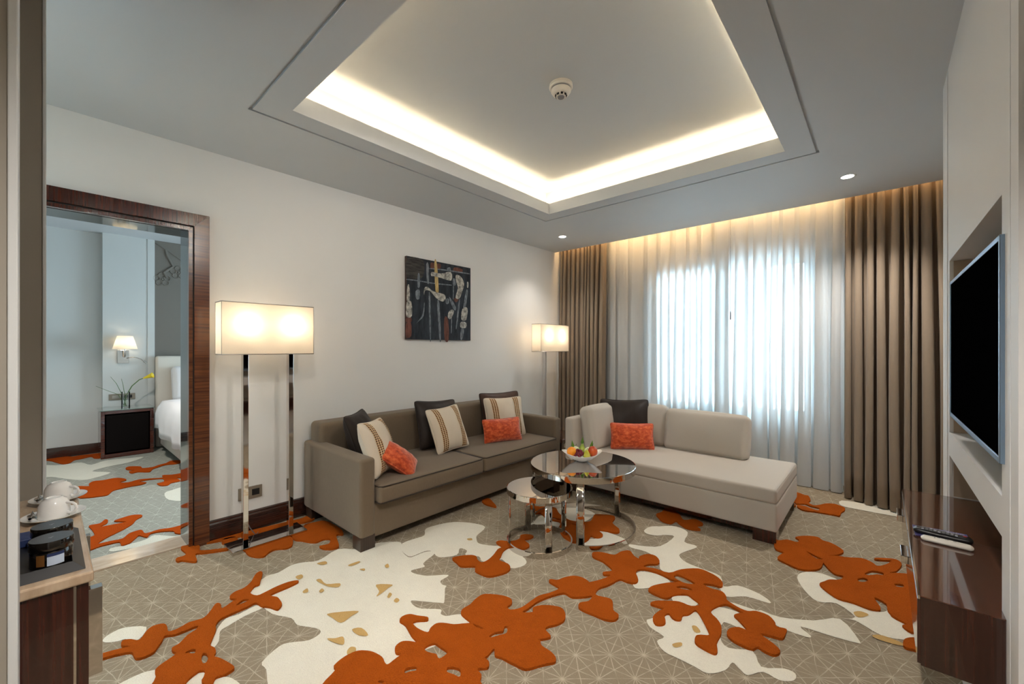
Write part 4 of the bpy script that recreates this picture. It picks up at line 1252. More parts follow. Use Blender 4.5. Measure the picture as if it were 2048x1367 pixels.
bm = nbm()
rbox(bm, (0, 0, 0), (0.15, 0.60, 0.42), 0.05, (0.035, 0.01, 0.01), n=12, xf=lean((CX0 + 0.175, 3.74, 0.572), ry=-9, rz=-3))
obj('back_cushion', bm, M['chaise'], ch, smooth=True)
bm = nbm()
rbox(bm, (0, 0, 0), (0.56, 0.15, 0.40), 0.05, (0.01, 0.035, 0.01), n=12, xf=lean((-1.86, 4.085, 0.575), rx=-12, rz=2))
obj('back_cushion', bm, M['chaise'], ch, smooth=True)
bm = nbm()
rbox(bm, (0, 0, 0), (0.72, 0.16, 0.385), 0.045, (0.012, 0.035, 0.010), n=14, xf=lean((-1.215, 4.07, 0.560), rx=-13, rz=-1))
bc = obj('back_cushion', bm, M['chaise'], ch, smooth=True)
bm = nbm()
box(bm, CX0 + 0.10, CX1 - 0.035, CY0 + 0.05, CY1 - 0.05, 0.045, 0.090)
obj('plinth', bm, M['wood'], ch, label='recessed dark wood plinth')
for (xa, ya) in ((CX1 - 0.150, CY0 + 0.012), (CX0 + 0.02, CY0 + 0.012), (CX1 - 0.150, CY1 - 0.11), (CX0 + 0.02, CY1 - 0.11)):
    bm = nbm()
    box(bm, xa, xa + 0.143, ya, ya + 0.10, 0, 0.090, bev=0.002)
    obj('foot', bm, M['wood'] if ya < 4 else M['chrome'], ch)

# dark corner table between the two sofas
et = thing('side_table', 'low dark side table in the gap between the sofa and the chaise', 'table', (-2.86, 4.0, 0))
bm = nbm()
box(bm, -3.08, -2.62, 3.78, 4.24, 0.30, 0.34, bev=0.004)
obj('tabletop', bm, M['woody'], et)
for (xa, ya) in ((-3.06, 3.80), (-2.68, 3.80), (-3.06, 4.18), (-2.68, 4.18)):
    bm = nbm()
    box(bm, xa, xa + 0.04, ya, ya + 0.04, 0, 0.302)
    obj('leg', bm, M['wood'], et)


# ------------------------------------------------------------------ throw pillows
def pillow(w, h, t_, mat, pipe, name, lab, group, c, yaw, leanb, roll=0.0, braid=False, seed=1):
    """c is where the middle of the lower edge rests; yaw turns the face (0 = faces -y); leanb tips it back"""
    rnd = random.Random(seed)
    N = 22
    ph = [rnd.uniform(0, 6) for _ in range(6)]

    def edge(u, v):
        x_, z_ = w / 2 * u * (1 - 0.075 * (1 - v * v)), h / 2 * v * (1 - 0.085 * (1 - u * u))
        k_ = 1 - 0.055 * (abs(u) ** 8) * (abs(v) ** 8)
        return (x_ * k_, z_ * k_)

    def th(u, v):
        b = max(0.0, (1 - u ** 2) * (1 - v ** 2)) ** 0.48
        return t_ / 2 * b * (1 + 0.05 * sin(5 * u + ph[0]) * sin(4 * v + ph[1])) + 0.004 * b * sin(13 * u + ph[2] + 3 * v) * sin(9 * v + ph[3])

    def us(i):
        return sin(pi / 2 * (-1 + 2 * i / N))

    bm = nbm()
    F = [[None] * (N + 1) for _ in range(N + 1)]
    B = [[None] * (N + 1) for _ in range(N + 1)]
    for i in range(N + 1):
        for j in range(N + 1):
            u, v = us(i), us(j)
            x, z = edge(u, v)
            d = th(u, v)
            F[i][j] = bm.verts.new((x, -d, z))
            B[i][j] = F[i][j] if i in (0, N) or j in (0, N) else bm.verts.new((x, d, z))
    uvl = bm.loops.layers.uv.new('UVMap')
    for G in (F, B):
        for i in range(N):
            for j in range(N):
                q = (G[i][j], G[i + 1][j], G[i + 1][j + 1], G[i][j + 1])
                if len(set(q)) == 4:
                    bm.faces.new(q).smooth = True
    me_o = obj(name, bm, mat, None, smooth=70, local=True)
    Mx = Matrix.Translation(Vector(c)) @ Matrix.Rotation(radians(yaw), 4, 'Z') @ Matrix.Rotation(radians(-leanb), 4, 'X') @ Matrix.Translation((0, 0, h / 2)) @ Matrix.Rotation(radians(roll), 4, 'Y')
    me_o.matrix_world = Mx
    tag(me_o, lab, 'pillow', group)
    bm = nbm()
    per = []
    S_ = 24
    for k in range(S_): per.append(edge(-1 + 2 * k / S_, -1))
    for k in range(S_): per.append(edge(1, -1 + 2 * k / S_))
    for k in range(S_): per.append(edge(1 - 2 * k / S_, 1))
    for k in range(S_): per.append(edge(-1, 1 - 2 * k / S_))
    tube(bm, [(x, 0, z) for x, z in per], 0.0055, 6, closed=True)
    obj('piping', bm, pipe, me_o, local=True)
    if braid:
        for (ua, ub) in ((-0.74, -0.44), (0.44, 0.74)):
            bm = nbm()
            uvl = bm.loops.layers.uv.new('UVMap')
            n1, n2 = 4, 30
            g_ = []
            for i in range(n1 + 1):
                col = []
                for j in range(n2 + 1):
                    u = ua + (ub - ua) * i / n1
                    v = -0.985 + 1.97 * j / n2
                    x, z = edge(u, v)
                    col.append(bm.verts.new((x, -th(u, v) - 0.0028, z)))
                g_.append(col)
            for i in range(n1):
                for j in range(n2):
                    f = bm.faces.new((g_[i][j], g_[i + 1][j], g_[i + 1][j + 1], g_[i][j + 1]))
                    f.smooth = True
                    for lp, (a, b) in zip(f.loops, ((i, j), (i + 1, j), (i + 1, j + 1), (i, j + 1))):
                        lp[uvl].uv = (a / n1 * 3, b / n2 * 24)
            obj('braid_trim', bm, M['braid'], me_o, local=True, label='brown and gold beaded braid band')
    return me_o


TP = 'throw_pillow'
# yaw 90 faces +x (into the room)
pillow(0.46, 0.44, 0.19, M['dark'], M['dark'], TP, 'charcoal pillow in the left corner of the taupe sofa', 'charcoal pillows', (-3.03, 1.735, 0.425), 134, 20, 0, seed=1)
pillow(0.42, 0.41, 0.17, M['linen'], M['linen'], TP, 'cream pillow with braid bands leaning on the left arm of the taupe sofa', 'cream braided pillows', (-2.735, 1.685, 0.425), 128, 20, 3, True, seed=2)
pillow(0.32, 0.21, 0.14, M['velvet'], M['velvet'], TP, 'small rust velvet pillow lying tilted at the left end of the taupe sofa', 'rust velvet pillows', (-2.615, 1.775, 0.442), 112, 40, 54, seed=3)
pillow(0.48, 0.45, 0.19, M['dark'], M['dark'], TP, 'charcoal pillow against the middle of the sofa back', 'charcoal pillows', (-3.05, 2.46, 0.425), 90, 17, 3, seed=4)
pillow(0.39, 0.41, 0.16, M['linen'], M['linen'], TP, 'cream pillow with braid bands in the middle of the taupe sofa', 'cream braided pillows', (-2.86, 2.43, 0.43), 92, 22, -3, True, seed=5)
pillow(0.52, 0.455, 0.18, M['brown'], M['dark'], TP, 'dark brown pillow rising behind the cream one at the right arm', 'charcoal pillows', (-3.06, 3.32, 0.425), 76, 15, 0, seed=6)
pillow(0.45, 0.42, 0.17, M['linen'], M['linen'], TP, 'cream pillow with braid bands at the right end of the taupe sofa', 'cream braided pillows', (-2.91, 3.20, 0.425), 68, 17, 0, True, seed=7)
pillow(0.42, 0.235, 0.14, M['velvet'], M['velvet'], TP, 'rust velvet pillow upright at the right end of the taupe sofa', 'rust velvet pillows', (-2.77, 2.995, 0.424), 70, 16, 0, seed=8)
pillow(0.49, 0.46, 0.19, M['dark'], M['dark'], TP, 'charcoal pillow standing on the beige chaise', 'charcoal pillows', (-1.90, 3.84, 0.385), 34, 15, 0, seed=9)
pillow(0.41, 0.25, 0.14, M['velvet'], M['velvet'], TP, 'rust velvet pillow upright on the beige chaise', 'rust velvet pillows', (-1.76, 3.70, 0.385), 34, 14, 0, seed=10)


# ------------------------------------------------------------------ nesting tables
def arc_bar(bm, c, r, a0, a1, w, z0, z1, n=8):
    """flat bar bent to the circle"""
    inner, outer = [], []
    for i in range(n + 1):
        a = a0 + (a1 - a0) * i / n
        ca, sa = cos(a), sin(a)
        outer.append([bm.verts.new((c[0] + r * ca, c[1] + r * sa, z)) for z in (z0, z1)])
        inner.append([bm.verts.new((c[0] + (r - w) * ca, c[1] + (r - w) * sa, z)) for z in (z0, z1)])
    for i in range(n):
        for A, B in ((outer[i], outer[i + 1]), (inner[i + 1], inner[i])):
            f = bm.faces.new((A[0], B[0], B[1], A[1]))
            f.smooth = True
        for k in (0, 1):
            bm.faces.new((outer[i][k], outer[i + 1][k], inner[i + 1][k], inner[i][k]))
    for i in (0, n):
        bm.faces.new((outer[i][0], outer[i][1], inner[i][1], inner[i][0]))


def nest_table(lab, c, r, top, rim, legs, gap, lw):
    t_ = thing('coffee_table', lab, 'table', (c[0], c[1], 0), 'nesting chrome tables')
    bm = nbm()
    lathe(bm, [(0, top - 0.010), (r - 0.0045, top - 0.010), (r - 0.0045, top), (0, top)], (c[0], c[1], 0), 96)
    obj('tabletop', bm, M['mirror'], t_, smooth=True, label='round mirrored glass top')
    bm = nbm()
    lathe(bm, [(r - 0.004, top + 0.0005), (r, top - 0.001), (r, top - rim), (r - 0.010, top - rim), (r - 0.010, top - 0.011)], (c[0], c[1], 0), 96)
    obj('rim', bm, M['chrome'], t_, smooth=True)
    for a in legs:
        bm = nbm()
        d = lw / 2 / r
        arc_bar(bm, c, r - 0.011, radians(a) - d, radians(a) + d, 0.008, 0.0, top - rim + 0.004, 5)
        obj('leg', bm, M['chrome'], t_)
    bm = nbm()
    if gap:
        arc_bar(bm, c, r, radians(gap[0]), radians(gap[1]), 0.010, 0.0, 0.038, 64)
    else:
        lathe(bm, [(r, 0.0), (r, 0.036), (r - 0.010, 0.036), (r - 0.010, 0.0), (r, 0.0)], (c[0], c[1], 0), 96)
    obj('base_ring', bm, M['chrome'], t_, smooth=True)
    return t_


BT = (-1.683, 2.692)
ST = (-1.765, 2.272)
nest_table('larger round mirror-topped chrome table carrying the fruit bowl', BT, 0.388, 0.486, 0.041, (-60, 74, 207), (-62, 208), 0.056)
nest_table('smaller round mirror-topped chrome table tucked under the larger one', ST, 0.226, 0.390, 0.036, (-130, -36, 72, 152), None, 0.050)

# fruit bowl
FB = (-1.705, 2.72)
ra = radians(41.63)
bx_, by_ = cos(ra), sin(ra)


def boat(p, a):
    # long axis across the room view, ends swept up
    e = cos(a) ** 2
    k = (p.x ** 2 + p.y ** 2) ** 0.5
    X_ = p.x * 1.0
    Y_ = p.y * 0.72
    return Vector((X_ * bx_ - Y_ * by_, X_ * by_ + Y_ * bx_, p.z + 0.028 * e * (k / 0.15) ** 2))


bm = nbm()
z0 = 0.4862
prof = [(0, 0.0), (0.045, 0.0), (0.05, 0.004), (0.10, 0.020), (0.15, 0.052), (0.152, 0.054), (0.149, 0.055), (0.098, 0.026), (0.05, 0.010), (0, 0.009)]
lathe(bm, prof, (FB[0], FB[1], z0), 64, fn=boat)
o = obj('fruit_bowl', bm, M['china'], None, smooth=60, origin=(FB[0], FB[1], z0))
tag(o, 'white boat-shaped fruit bowl on the larger mirrored table', 'bowl')


def bowl_pt(u, v, z):
    return (FB[0] + u * bx_ - v * by_, FB[1] + u * by_ + v * bx_, z0 + z)


def fruit_thing(name, lab, c, r, s, mat, stem=True, lean_=(0, 0), prof=None):
    bm = nbm()
    if prof:
        lathe(bm, [(a * r, b * r) for a, b in prof], (0, 0, 0), 20)
    else:
        ball(bm, (0, 0, 0), r, s, 20)
    o = obj(name, bm, mat, None, smooth=80, local=True)
    o.location = c
    o.rotation_euler = (lean_[0], lean_[1], 0.4)
    tag(o, lab, 'fruit', 'fruit in the bowl')
    if stem:
        bm = nbm()
        zt = (prof[-1][1] if prof else s[2]) * r
        tube(bm, [(0, 0, zt - 0.004), (0.002, 0, zt + 0.012), (0.006, 0, zt + 0.020)], 0.0018, 6)
        obj('stem', bm, M['stem'], o, local=True)
    return o


pearp = [(0, -1), (0.55, -0.93), (0.92, -0.6), (1.0, -0.2), (0.88, 0.2), (0.62, 0.6), (0.48, 0.95), (0.36, 1.25), (0.16, 1.42), (0, 1.45)]
fruit_thing('orange', 'whole orange at the left end of the fruit bowl', bowl_pt(-0.078, -0.010, 0.074), 0.038, (1, 1, 0.95), M['orange_fruit'], False)
fruit_thing('pear', 'yellow pear at the front of the fruit bowl beside the grapes', bowl_pt(0.030, -0.040, 0.060), 0.029, (1, 1, 1), M['pear'], True, (0.45, 0.10), pearp)
fruit_thing('nectarine', 'red and orange nectarine at the right end of the fruit bowl', bowl_pt(0.080, -0.012, 0.075), 0.038, (1, 1, 1.08), M['plum'], True)
fruit_thing('pear', 'green pear standing at the back of the fruit bowl', bowl_pt(0.012, 0.055, 0.078), 0.028, (1, 1, 1), M['green_pear'], True, (-0.1, 0.05), pearp)
fruit_thing('apple', 'pale apple behind the grapes in the fruit bowl', bowl_pt(-0.040, 0.045, 0.068), 0.036, (1, 1, 0.9), M['dragon'], True)
fruit_thing('apple', 'pale apple between the two ripe fruits and the green pear', bowl_pt(0.055, 0.030, 0.066), 0.034, (1, 1, 0.9), M['dragon'], False)
bm = nbm()
rg = random.Random(4)
for k in range(44):
    a = rg.uniform(0, 6.28)
    rr = 0.036 * sqrt(rg.uniform(0, 1))
    hh = 0.085 - 1.1 * rr + rg.uniform(-0.012, 0.006)
    ball(bm, bowl_pt(-0.026 + rr * cos(a), -0.026 + rr * sin(a) * 0.9, max(0.046, hh + 0.012)), 0.0115, seg=10)
o = obj('grape_bunch', bm, M['grape'], None, smooth=80, origin=bowl_pt(-0.028, -0.038, 0.04))
tag(o, 'bunch of dark red grapes heaped in the fruit bowl', 'fruit', 'fruit in the bowl')
bm = nbm()
tube(bm, [bowl_pt(-0.03, -0.03, 0.08), bowl_pt(-0.02, -0.01, 0.105), bowl_pt(-0.012, 0.0, 0.118)], 0.0022, 6)
obj('stem', bm, M['stem'], o)
for k, (u, v, z, dx, lab) in enumerate(((-0.062, 0.045, 0.085, -0.006, 'pointed green leaf rising at the left of the fruit bowl'), (0.015, 0.070, 0.105, 0.004, 'pointed green leaf rising at the back of the fruit bowl'), (0.075, 0.012, 0.092, 0.010, 'pointed green leaf behind the nectarine in the fruit bowl'))):
    bm = nbm()
    for s_ in (-1, 1):
        P = [bowl_pt(u - 0.003 * s_, v, z), bowl_pt(u - 0.012, v + 0.002 * s_, z + 0.022), bowl_pt(u + dx, v + 0.003, z + 0.062), bowl_pt(u + 0.013, v + 0.002 * s_, z + 0.020)]
        quad(bm, [(p[0], p[1] + 0.0012 * s_, p[2]) for p in P])
    o = obj('leaf', bm, M['leaf'], None, origin=bowl_pt(u, v, z))
    tag(o, lab, 'leaf', 'garnish leaves')

# ------------------------------------------------------------------ television and its console
TX = 0.236
tv = thing('television', 'flat black television with a silver bezel mounted in the wall niche', 'television', (TX + 0.03, 2.22, 1.035))
TY0, TY1, TZ0, TZ1 = 1.690, 2.752, 1.036, 1.648
bm = nbm()
box(bm, TX + 0.004, TX + 0.045, TY0 + 0.004, TY1 - 0.004, TZ0 + 0.004, TZ1 - 0.004, bev=0.006)
obj('back_housing', bm, M['plastic_black'], tv)
bm = nbm()
bw = 0.014
for a, b, c, d in ((TY0, TY0 + bw, TZ0, TZ1), (TY1 - bw, TY1, TZ0, TZ1), (TY0 + bw, TY1 - bw, TZ0, TZ0 + bw * 1.3), (TY0 + bw, TY1 - bw, TZ1 - bw, TZ1)):
    box(bm, TX, TX + 0.02, a, b, c, d, bev=0.002)
obj('bezel', bm, M['bezel'], tv)
bm = nbm()
box(bm, TX + 0.003, TX + 0.008, TY0 + bw, TY1 - bw, TZ0 + bw * 1.3, TZ1 - bw)
obj('screen', bm, M['tvblack'], tv)
bm = nbm()
box(bm, TX + 0.044, 0.428, 2.10, 2.34, 1.24, 1.46)
obj('wall_bracket', bm, M['plastic_black'], tv)

KX0, KY0, KY1, KZ0, KZ1 = 0.0795, 1.672, 2.882, 0.433, 0.634
co = thing('console', 'wall-hung glossy dark wood console below the television', 'cabinet', (0.25, 2.28, KZ0))
bm = nbm()
box(bm, KX0 + 0.006, 0.2455, KY0, 1.729, KZ0, KZ1 - 0.003, bev=0.002)
box(bm, KX0 + 0.006, 0.424, 1.7285, KY1, KZ0, KZ1 - 0.003, bev=0.002)
obj('body', bm, M['woodx'], co)
bm = nbm()
box(bm, KX0 + 0.004, 0.2455, KY0 - 0.001, 1.729, KZ1 - 0.003, KZ1)
box(bm, KX0 + 0.004, 0.424, 1.729, KY1, KZ1 - 0.003, KZ1)
obj('top_panel', bm, M['woody'], co, label='mirror-glossy brown wood top')
bm = nbm()
box(bm, KX0, KX0 + 0.005, KY0 - 0.001, KY1, KZ1 - 0.010, KZ1 + 0.0005)
obj('edge_strip', bm, M['chrome'], co, label='thin chrome strip along the front top edge')
for k in range(2):
    ya = KY0 + 0.004 + (KY1 - KY0) / 2 * k
    yb = ya + (KY1 - KY0) / 2 - 0.006
    bm = nbm()
    box(bm, KX0 - 0.001, KX0 + 0.008, ya, yb, KZ0 + 0.004, KZ1 - 0.012, bev=0.001)
    dr = obj('drawer', bm, M['wood'], co)
    bm = nbm()
    yc = 2.26 if k == 0 else yb - 0.10
    box(bm, 0.058, KX0, yc - 0.06, yc + 0.06, 0.515, 0.545, bev=0.002)
    obj('handle', bm, M['chrome'], dr)

# card and remote controls
bm = nbm()
yaw = -0.03
card = [(0.094, 2.318), (0.245, 2.330), (0.245, 2.222), (0.098, 2.200)]
A = [bm.verts.new((x, y, KZ1 + 0.0005)) for x, y in card]
B = [bm.verts.new((x, y, KZ1 + 0.0025)) for x, y in card]
bm.faces.new(A); bm.faces.new(B)
for k in range(4): bm.faces.new((A[k], A[(k + 1) % 4], B[(k + 1) % 4], B[k]))
o = obj('card', bm, M['purple'], None, origin=(0.17, 2.26, KZ1))
tag(o, 'violet printed card under the remote controls on the console', 'card')
bm = nbm()
for k in range(30):
    xx = 0.104 + k * 0.0045
    yy = 2.296 + 0.0005 * k
    box(bm, xx, xx + 0.0015, yy, yy + (0.012 if k % 5 else 0.018), KZ1 + 0.0025, KZ1 + 0.0028)
obj('print', bm, M['tickwhite'], o, label='row of pale printed strokes')


def remote(lab, c, L, W, H, mat, rz, buttons):
    t_ = thing('remote_control', lab, 'remote control', c, 'remote controls')
    xf = Matrix.Translation(Vector(c)) @ Matrix.Rotation(rz, 4, 'Z')
    bm = nbm()
    rbox(bm, (0, 0, H / 2), (L, W, H), min(W, H) * 0.46, (0.004, 0.003, 0.001), n=8, xf=xf)
    obj('body', bm, mat, t_, smooth=True)
    for (x, y, w_, h_, m_) in buttons:
        bm = nbm()
        box(bm, x - w_ / 2, x + w_ / 2, y - h_ / 2, y + h_ / 2, H - 0.001, H + 0.0015, bev=0.0005)
        bmesh.ops.transform(bm, matrix=xf, verts=bm.verts)
        obj('button', bm, M[m_], t_)
    return t_


bt = []
for i in range(9):
    for j in range(3):
        bt.append((-0.052 + i * 0.011, -0.011 + j * 0.011, 0.007, 0.006, 'greybtn' if (i + j) % 4 else 'tickwhite'))
bt.append((0.058, 0.006, 0.010, 0.008, 'redbtn'))
remote('black remote control with many buttons on the console', (0.172, 2.232, KZ1 + 0.0026), 0.150, 0.042, 0.020, M['plastic_black'], -0.10, bt)
remote('slim white remote control in front of the black one', (0.178, 2.168, KZ1), 0.126, 0.034, 0.015, M['plastic_white'], -0.07, [(-0.03, 0.0, 0.004, 0.004, 'plastic_black'), (-0.02, 0.006, 0.008, 0.003, 'greybtn'), (0.0, 0.004, 0.010, 0.004, 'greybtn'), (0.02, 0.003, 0.008, 0.004, 'greybtn')])

# ------------------------------------------------------------------ minibar cabinet
QX0, QX1, QY1, QT = -2.125, -1.335, 0.074, 0.840
mb = thing('minibar_cabinet', 'dark wood minibar cabinet with travertine top beside the doorway', 'cabinet', ((QX0 + QX1) / 2, -0.2, 0))
bm = nbm()
box(bm, QX0, QX1 - 0.006, -0.60, 0.042, 0.0, QT - 0.024)
obj('body', bm, M['wood'], mb)
bm = nbm()
box(bm, QX0 + 0.002, QX1 - 0.006, 0.042, 0.0465, 0.08, QT - 0.026)
obj('edge_strip', bm, M['chrome'], mb, label='thin bright strip between body and door')
for k in range(2):
    xa = QX0 + 0.004 + k * 0.392
    bm = nbm()
    box(bm, xa, xa + 0.386, 0.0465, 0.066, 0.08, QT - 0.027, bev=0.001)
    dr = obj('door', bm, M['wood'], mb)
    bm = nbm()
    xh = QX1 - 0.035 if k == 1 else QX0 + 0.36
    box(bm, xh - 0.012, xh + 0.012, 0.064, 0.0895, 0.590, 0.790, bev=0.001)
    hd = obj('handle', bm, M['chrome'], dr)
wt = nbm()
box(wt, QX0, QX1, -0.62, QY1, QT - 0.024, QT, bev=0.004)
obj('worktop', wt, M['marble'], mb, label='beige travertine slab')


# tray with two jars and a navy card holder
tr = thing('tray', 'black leather tray holding two jars on the minibar top', 'tray', (-1.53, -0.06, QT))
bm = nbm()
tx0, tx1, ty0, ty1 = -1.685, -1.362, -0.22, 0.062
for (za, zb, g0, g1) in ((QT + 0.0005, QT + 0.006, 0, 0),):
    box(bm, tx0 + 0.02, tx1 - 0.02, ty0 + 0.02, ty1 - 0.02, za, zb)
O = [(tx0, ty0), (tx1, ty0), (tx1, ty1), (tx0, ty1)]
I = [(tx0 + 0.02, ty0 + 0.02), (tx1 - 0.02, ty0 + 0.02), (tx1 - 0.02, ty1 - 0.02), (tx0 + 0.02, ty1 - 0.02)]
for k in range(4):
    j = (k + 1) % 4
    quad(bm, [O[k] + (QT + 0.0005,), O[j] + (QT + 0.0005,), I[j] + (QT + 0.018,), I[k] + (QT + 0.018,)])
    quad(bm, [I[k] + (QT + 0.018,), I[j] + (QT + 0.018,), I[j] + (QT + 0.005,), I[k] + (QT + 0.005,)])
obj('tray_body', bm, M['leather'], tr)
bm = nbm()
box(bm, -1.668, -1.60, -0.20, 0.044, QT + 0.0065, QT + 0.026, bev=0.002)
o = obj('card_folder', bm, M['navy'], None, origin=(-1.63, -0.08, QT + 0.0065))
tag(o, 'navy blue folder standing at the back of the black tray', 'folder')


def jar(lab, c, first=None):
    if first is not None:
        r_ = first.copy()
        COL.objects.link(r_)
        r_.location = c
        r_['label'] = lab
        for chd in list(first.children):
            q = chd.copy()
            COL.objects.link(q)
            q.parent = r_
            for g in chd.children:
                g2 = g.copy()
                COL.objects.link(g2)
                g2.parent = q
        return r_
    t_ = thing('jar', lab, 'jar', c, 'jars on the tray')
    x, y, z = c
    bm = nbm()
    lathe(bm, [(0, 0), (0.033, 0), (0.0345, 0.002), (0.0345, 0.034), (0.032, 0.037), (0, 0.037)], c, 40)
    body = obj('glass_body', bm, M['jar'], t_, smooth=True)
    for (a0, a1, za, zb, m_, nm, lb) in ((-62, -38, 0.007, 0.032, 'kraft', 'paper_band', 'brown paper band'), (-32, 14, 0.006, 0.026, 'label', 'paper_label', 'pale blue label with a navy top edge'), (-32, 14, 0.026, 0.033, 'navy', 'label_edge', None)):
        bm = nbm()
        n = 8
        cols = []
        for i in range(n + 1):
            a = radians(a0 + (a1 - a0) * i / n + 20)
            cols.append([bm.verts.new((x + 0.0350 * cos(a), y + 0.0350 * sin(a), z + q)) for q in (za, zb)])
        for i in range(n):
            bm.faces.new((cols[i][0], cols[i + 1][0], cols[i + 1][1], cols[i][1])).smooth = True
        obj(nm, bm, M[m_], body, label=lb)
    bm = nbm()
    lathe(bm, [(0.0355, 0.0375), (0.0365, 0.039), (0.0365, 0.058), (0.0355, 0.0595)], c, 40)
    lathe(bm, [(0, 0.0375), (0.0355, 0.0375)], c, 40)
    lathe(bm, [(0.0355, 0.0595), (0, 0.0595)], c, 40, mat=1)
    lid = obj('lid', bm, [M['jar'], M['jarlid']], t_, smooth=True, label='black lid with slate grey top')
    bm = nbm()
    # small monogram: upright with a hooked foot and a base stroke
    zz = z + 0.0597
    vx, vy = -0.743, 0.669   # reading direction: up is away from the viewer
    rx_, ry_ = 0.669, 0.743

    def mk(a0, b0, a1, b1):
        P = [(a0, b0), (a1, b0), (a1, b1), (a0, b1)]
        quad(bm, [(x + p * rx_ * 0.001 + q * vx * 0.001, y + p * ry_ * 0.001 + q * vy * 0.001, zz) for p, q in P])
    mk(-0.7, -3.5, 0.5, 4.5)
    mk(-3.2, -4.4, -0.7, -3.2)
    mk(0.5, -4.4, 4.0, -3.2)
    mk(-3.2, -3.2, -2.3, -2.0)
    obj('monogram', bm, M['tickwhite'], lid, label='tiny pale monogram')
    return t_


j1 = jar('black lidded jar at the front of the tray showing its paper labels', (-1.440, 0.010, QT + 0.0065))
jar('black lidded jar at the back of the tray beside the navy folder', (-1.545, 0.012, QT + 0.0065), j1)


# cups, saucers and spoons
def cup_set(c, rot, first=None, labs=None):
    x, y, z = c
    made = []
    if first is None:
        bm = nbm()
        lathe(bm, [(0, 0.002), (0.025, 0.002), (0.027, 0.0), (0.030, 0.001), (0.048, 0.006), (0.066, 0.0125), (0.067, 0.0145), (0.064, 0.0145), (0.046, 0.0085), (0.030, 0.0045), (0, 0.0045)], (0, 0, 0), 56)
        s_ = obj('saucer', bm, M['china'], None, smooth=60, local=True)
        bm = nbm()
        H = 0.058
        lathe(bm, [(0.0325, 0.0), (0.0340, 0.001), (0.0342, 0.020), (0.0325, 0.037), (0.0265, 0.0505), (0.0190, 0.0555), (0.0185, H), (0.0160, H), (0.0155, 0.0555), (0.0, 0.0555)], (0, 0, 0), 48)
        lathe(bm, [(0.0325, 0.0), (0.0310, 0.001), (0.0305, 0.018), (0.0285, 0.036), (0.0, 0.050)], (0, 0, 0), 48)
        c_ = obj('cup', bm, M['china'], None, smooth=60, local=True)
        bm = nbm()
        pts = [(0.0325, 0, 0.013), (0.042, 0, 0.009), (0.052, 0, 0.013), (0.057, 0, 0.023), (0.054, 0, 0.033), (0.046, 0, 0.039), (0.031, 0, 0.040)]
        tube(bm, pts, 0.0036, 10)
        obj('handle', bm, M['china'], c_, smooth=80, local=True)
        bm = nbm()
        ball(bm, (0, 0, 0), 0.013, (1.35, 0.85, 0.22), 16)
        sp = obj('spoon', bm, M['chrome'], None, smooth=80, local=True)
        bm = nbm()
        tube(bm, [(0.014, 0, 0.0), (0.030, 0, 0.002), (0.060, 0, 0.0035), (0.078, 0, 0.003)], 0.0022, 8, radii=[0.0028, 0.0018, 0.0022, 0.0034])
        obj('handle', bm, M['chrome'], sp, smooth=80, local=True)
        made = [s_, c_, sp]
    else:
        for q in first:
            r_ = q.copy()
            COL.objects.link(r_)
            for chd in q.children:
                k = chd.copy()
                COL.objects.link(k)
                k.parent = r_
            made.append(r_)
    ca, sa = cos(rot), sin(rot)
    made[0].location = (x, y, z)
    made[1].location = (x, y, z + 0.0048)
    made[1].rotation_euler = (0, 0, rot)
    made[2].location = (x - 0.046 * ca + 0.010 * sa, y - 0.046 * sa - 0.010 * ca, z + 0.0155)
    made[2].rotation_euler = (0, radians(-6), rot + radians(-55))
    for q, l, cat, g in zip(made, labs, ('saucer', 'cup', 'spoon'), ('saucers on the minibar', 'cups on the minibar', 'spoons on the minibar')):
        tag(q, l, cat, g)
    return made


RT = radians(52)
cs = cup_set((-1.836, 0.018, QT + 0.0003), RT, None, ('white saucer under the nearer upturned cup', 'upturned white cup nearer to the black tray', 'teaspoon on the nearer saucer'))
cup_set((-2.036, 0.030, QT + 0.0003), RT, cs, ('white saucer under the farther upturned cup', 'upturned white cup farther from the black tray', 'teaspoon on the farther saucer'))

# ------------------------------------------------------------------ bedroom furniture
NX0, NX1, NSY0, NSY1, NZ = -7.448, -7.045, 0.447, 0.936, 0.580
ns = thing('nightstand', 'dark wood nightstand with a glass top beside the bed', 'nightstand', ((NX0 + NX1) / 2, (NSY0 + NSY1) / 2, 0))
bm = nbm()
fw = 0.035
box(bm, NX0, NX1, NSY0, NSY0 + fw, 0.0, NZ, bev=0.003)
box(bm, NX0, NX1, NSY1 - fw, NSY1, 0.0, NZ, bev=0.003)
box(bm, NX0, NX1, NSY0 + fw, NSY1 - fw, 0.0, 0.05, bev=0.003)
box(bm, NX0, NX1, NSY0 + fw, NSY1 - fw, NZ - 0.04, NZ, bev=0.003)
obj('body', bm, M['nightwood'], ns)
bm = nbm()
box(bm, NX0, NX0 + 0.02, NSY0 + fw, NSY1 - fw, 0.05, NZ - 0.04)
obj('back_panel', bm, M['nightdark'], ns)
bm = nbm()
box(bm, NX1 - 0.03, NX1 - 0.012, NSY0 + fw + 0.012, NSY1 - fw - 0.012, 0.066, NZ - 0.058, bev=0.002)
obj('drawer', bm, M['nightdark'], ns, label='near-black recessed front')
bm = nbm()
box(bm, NX0, NX1 + 0.01, NSY0 - 0.012, NSY1 + 0.012, NZ, NZ + 0.010, bev=0.002)
obj('glass_top', bm, plain('green_glass_top', (120, 132, 124), 0.05, coat=0.8), ns, label='greenish glass top')

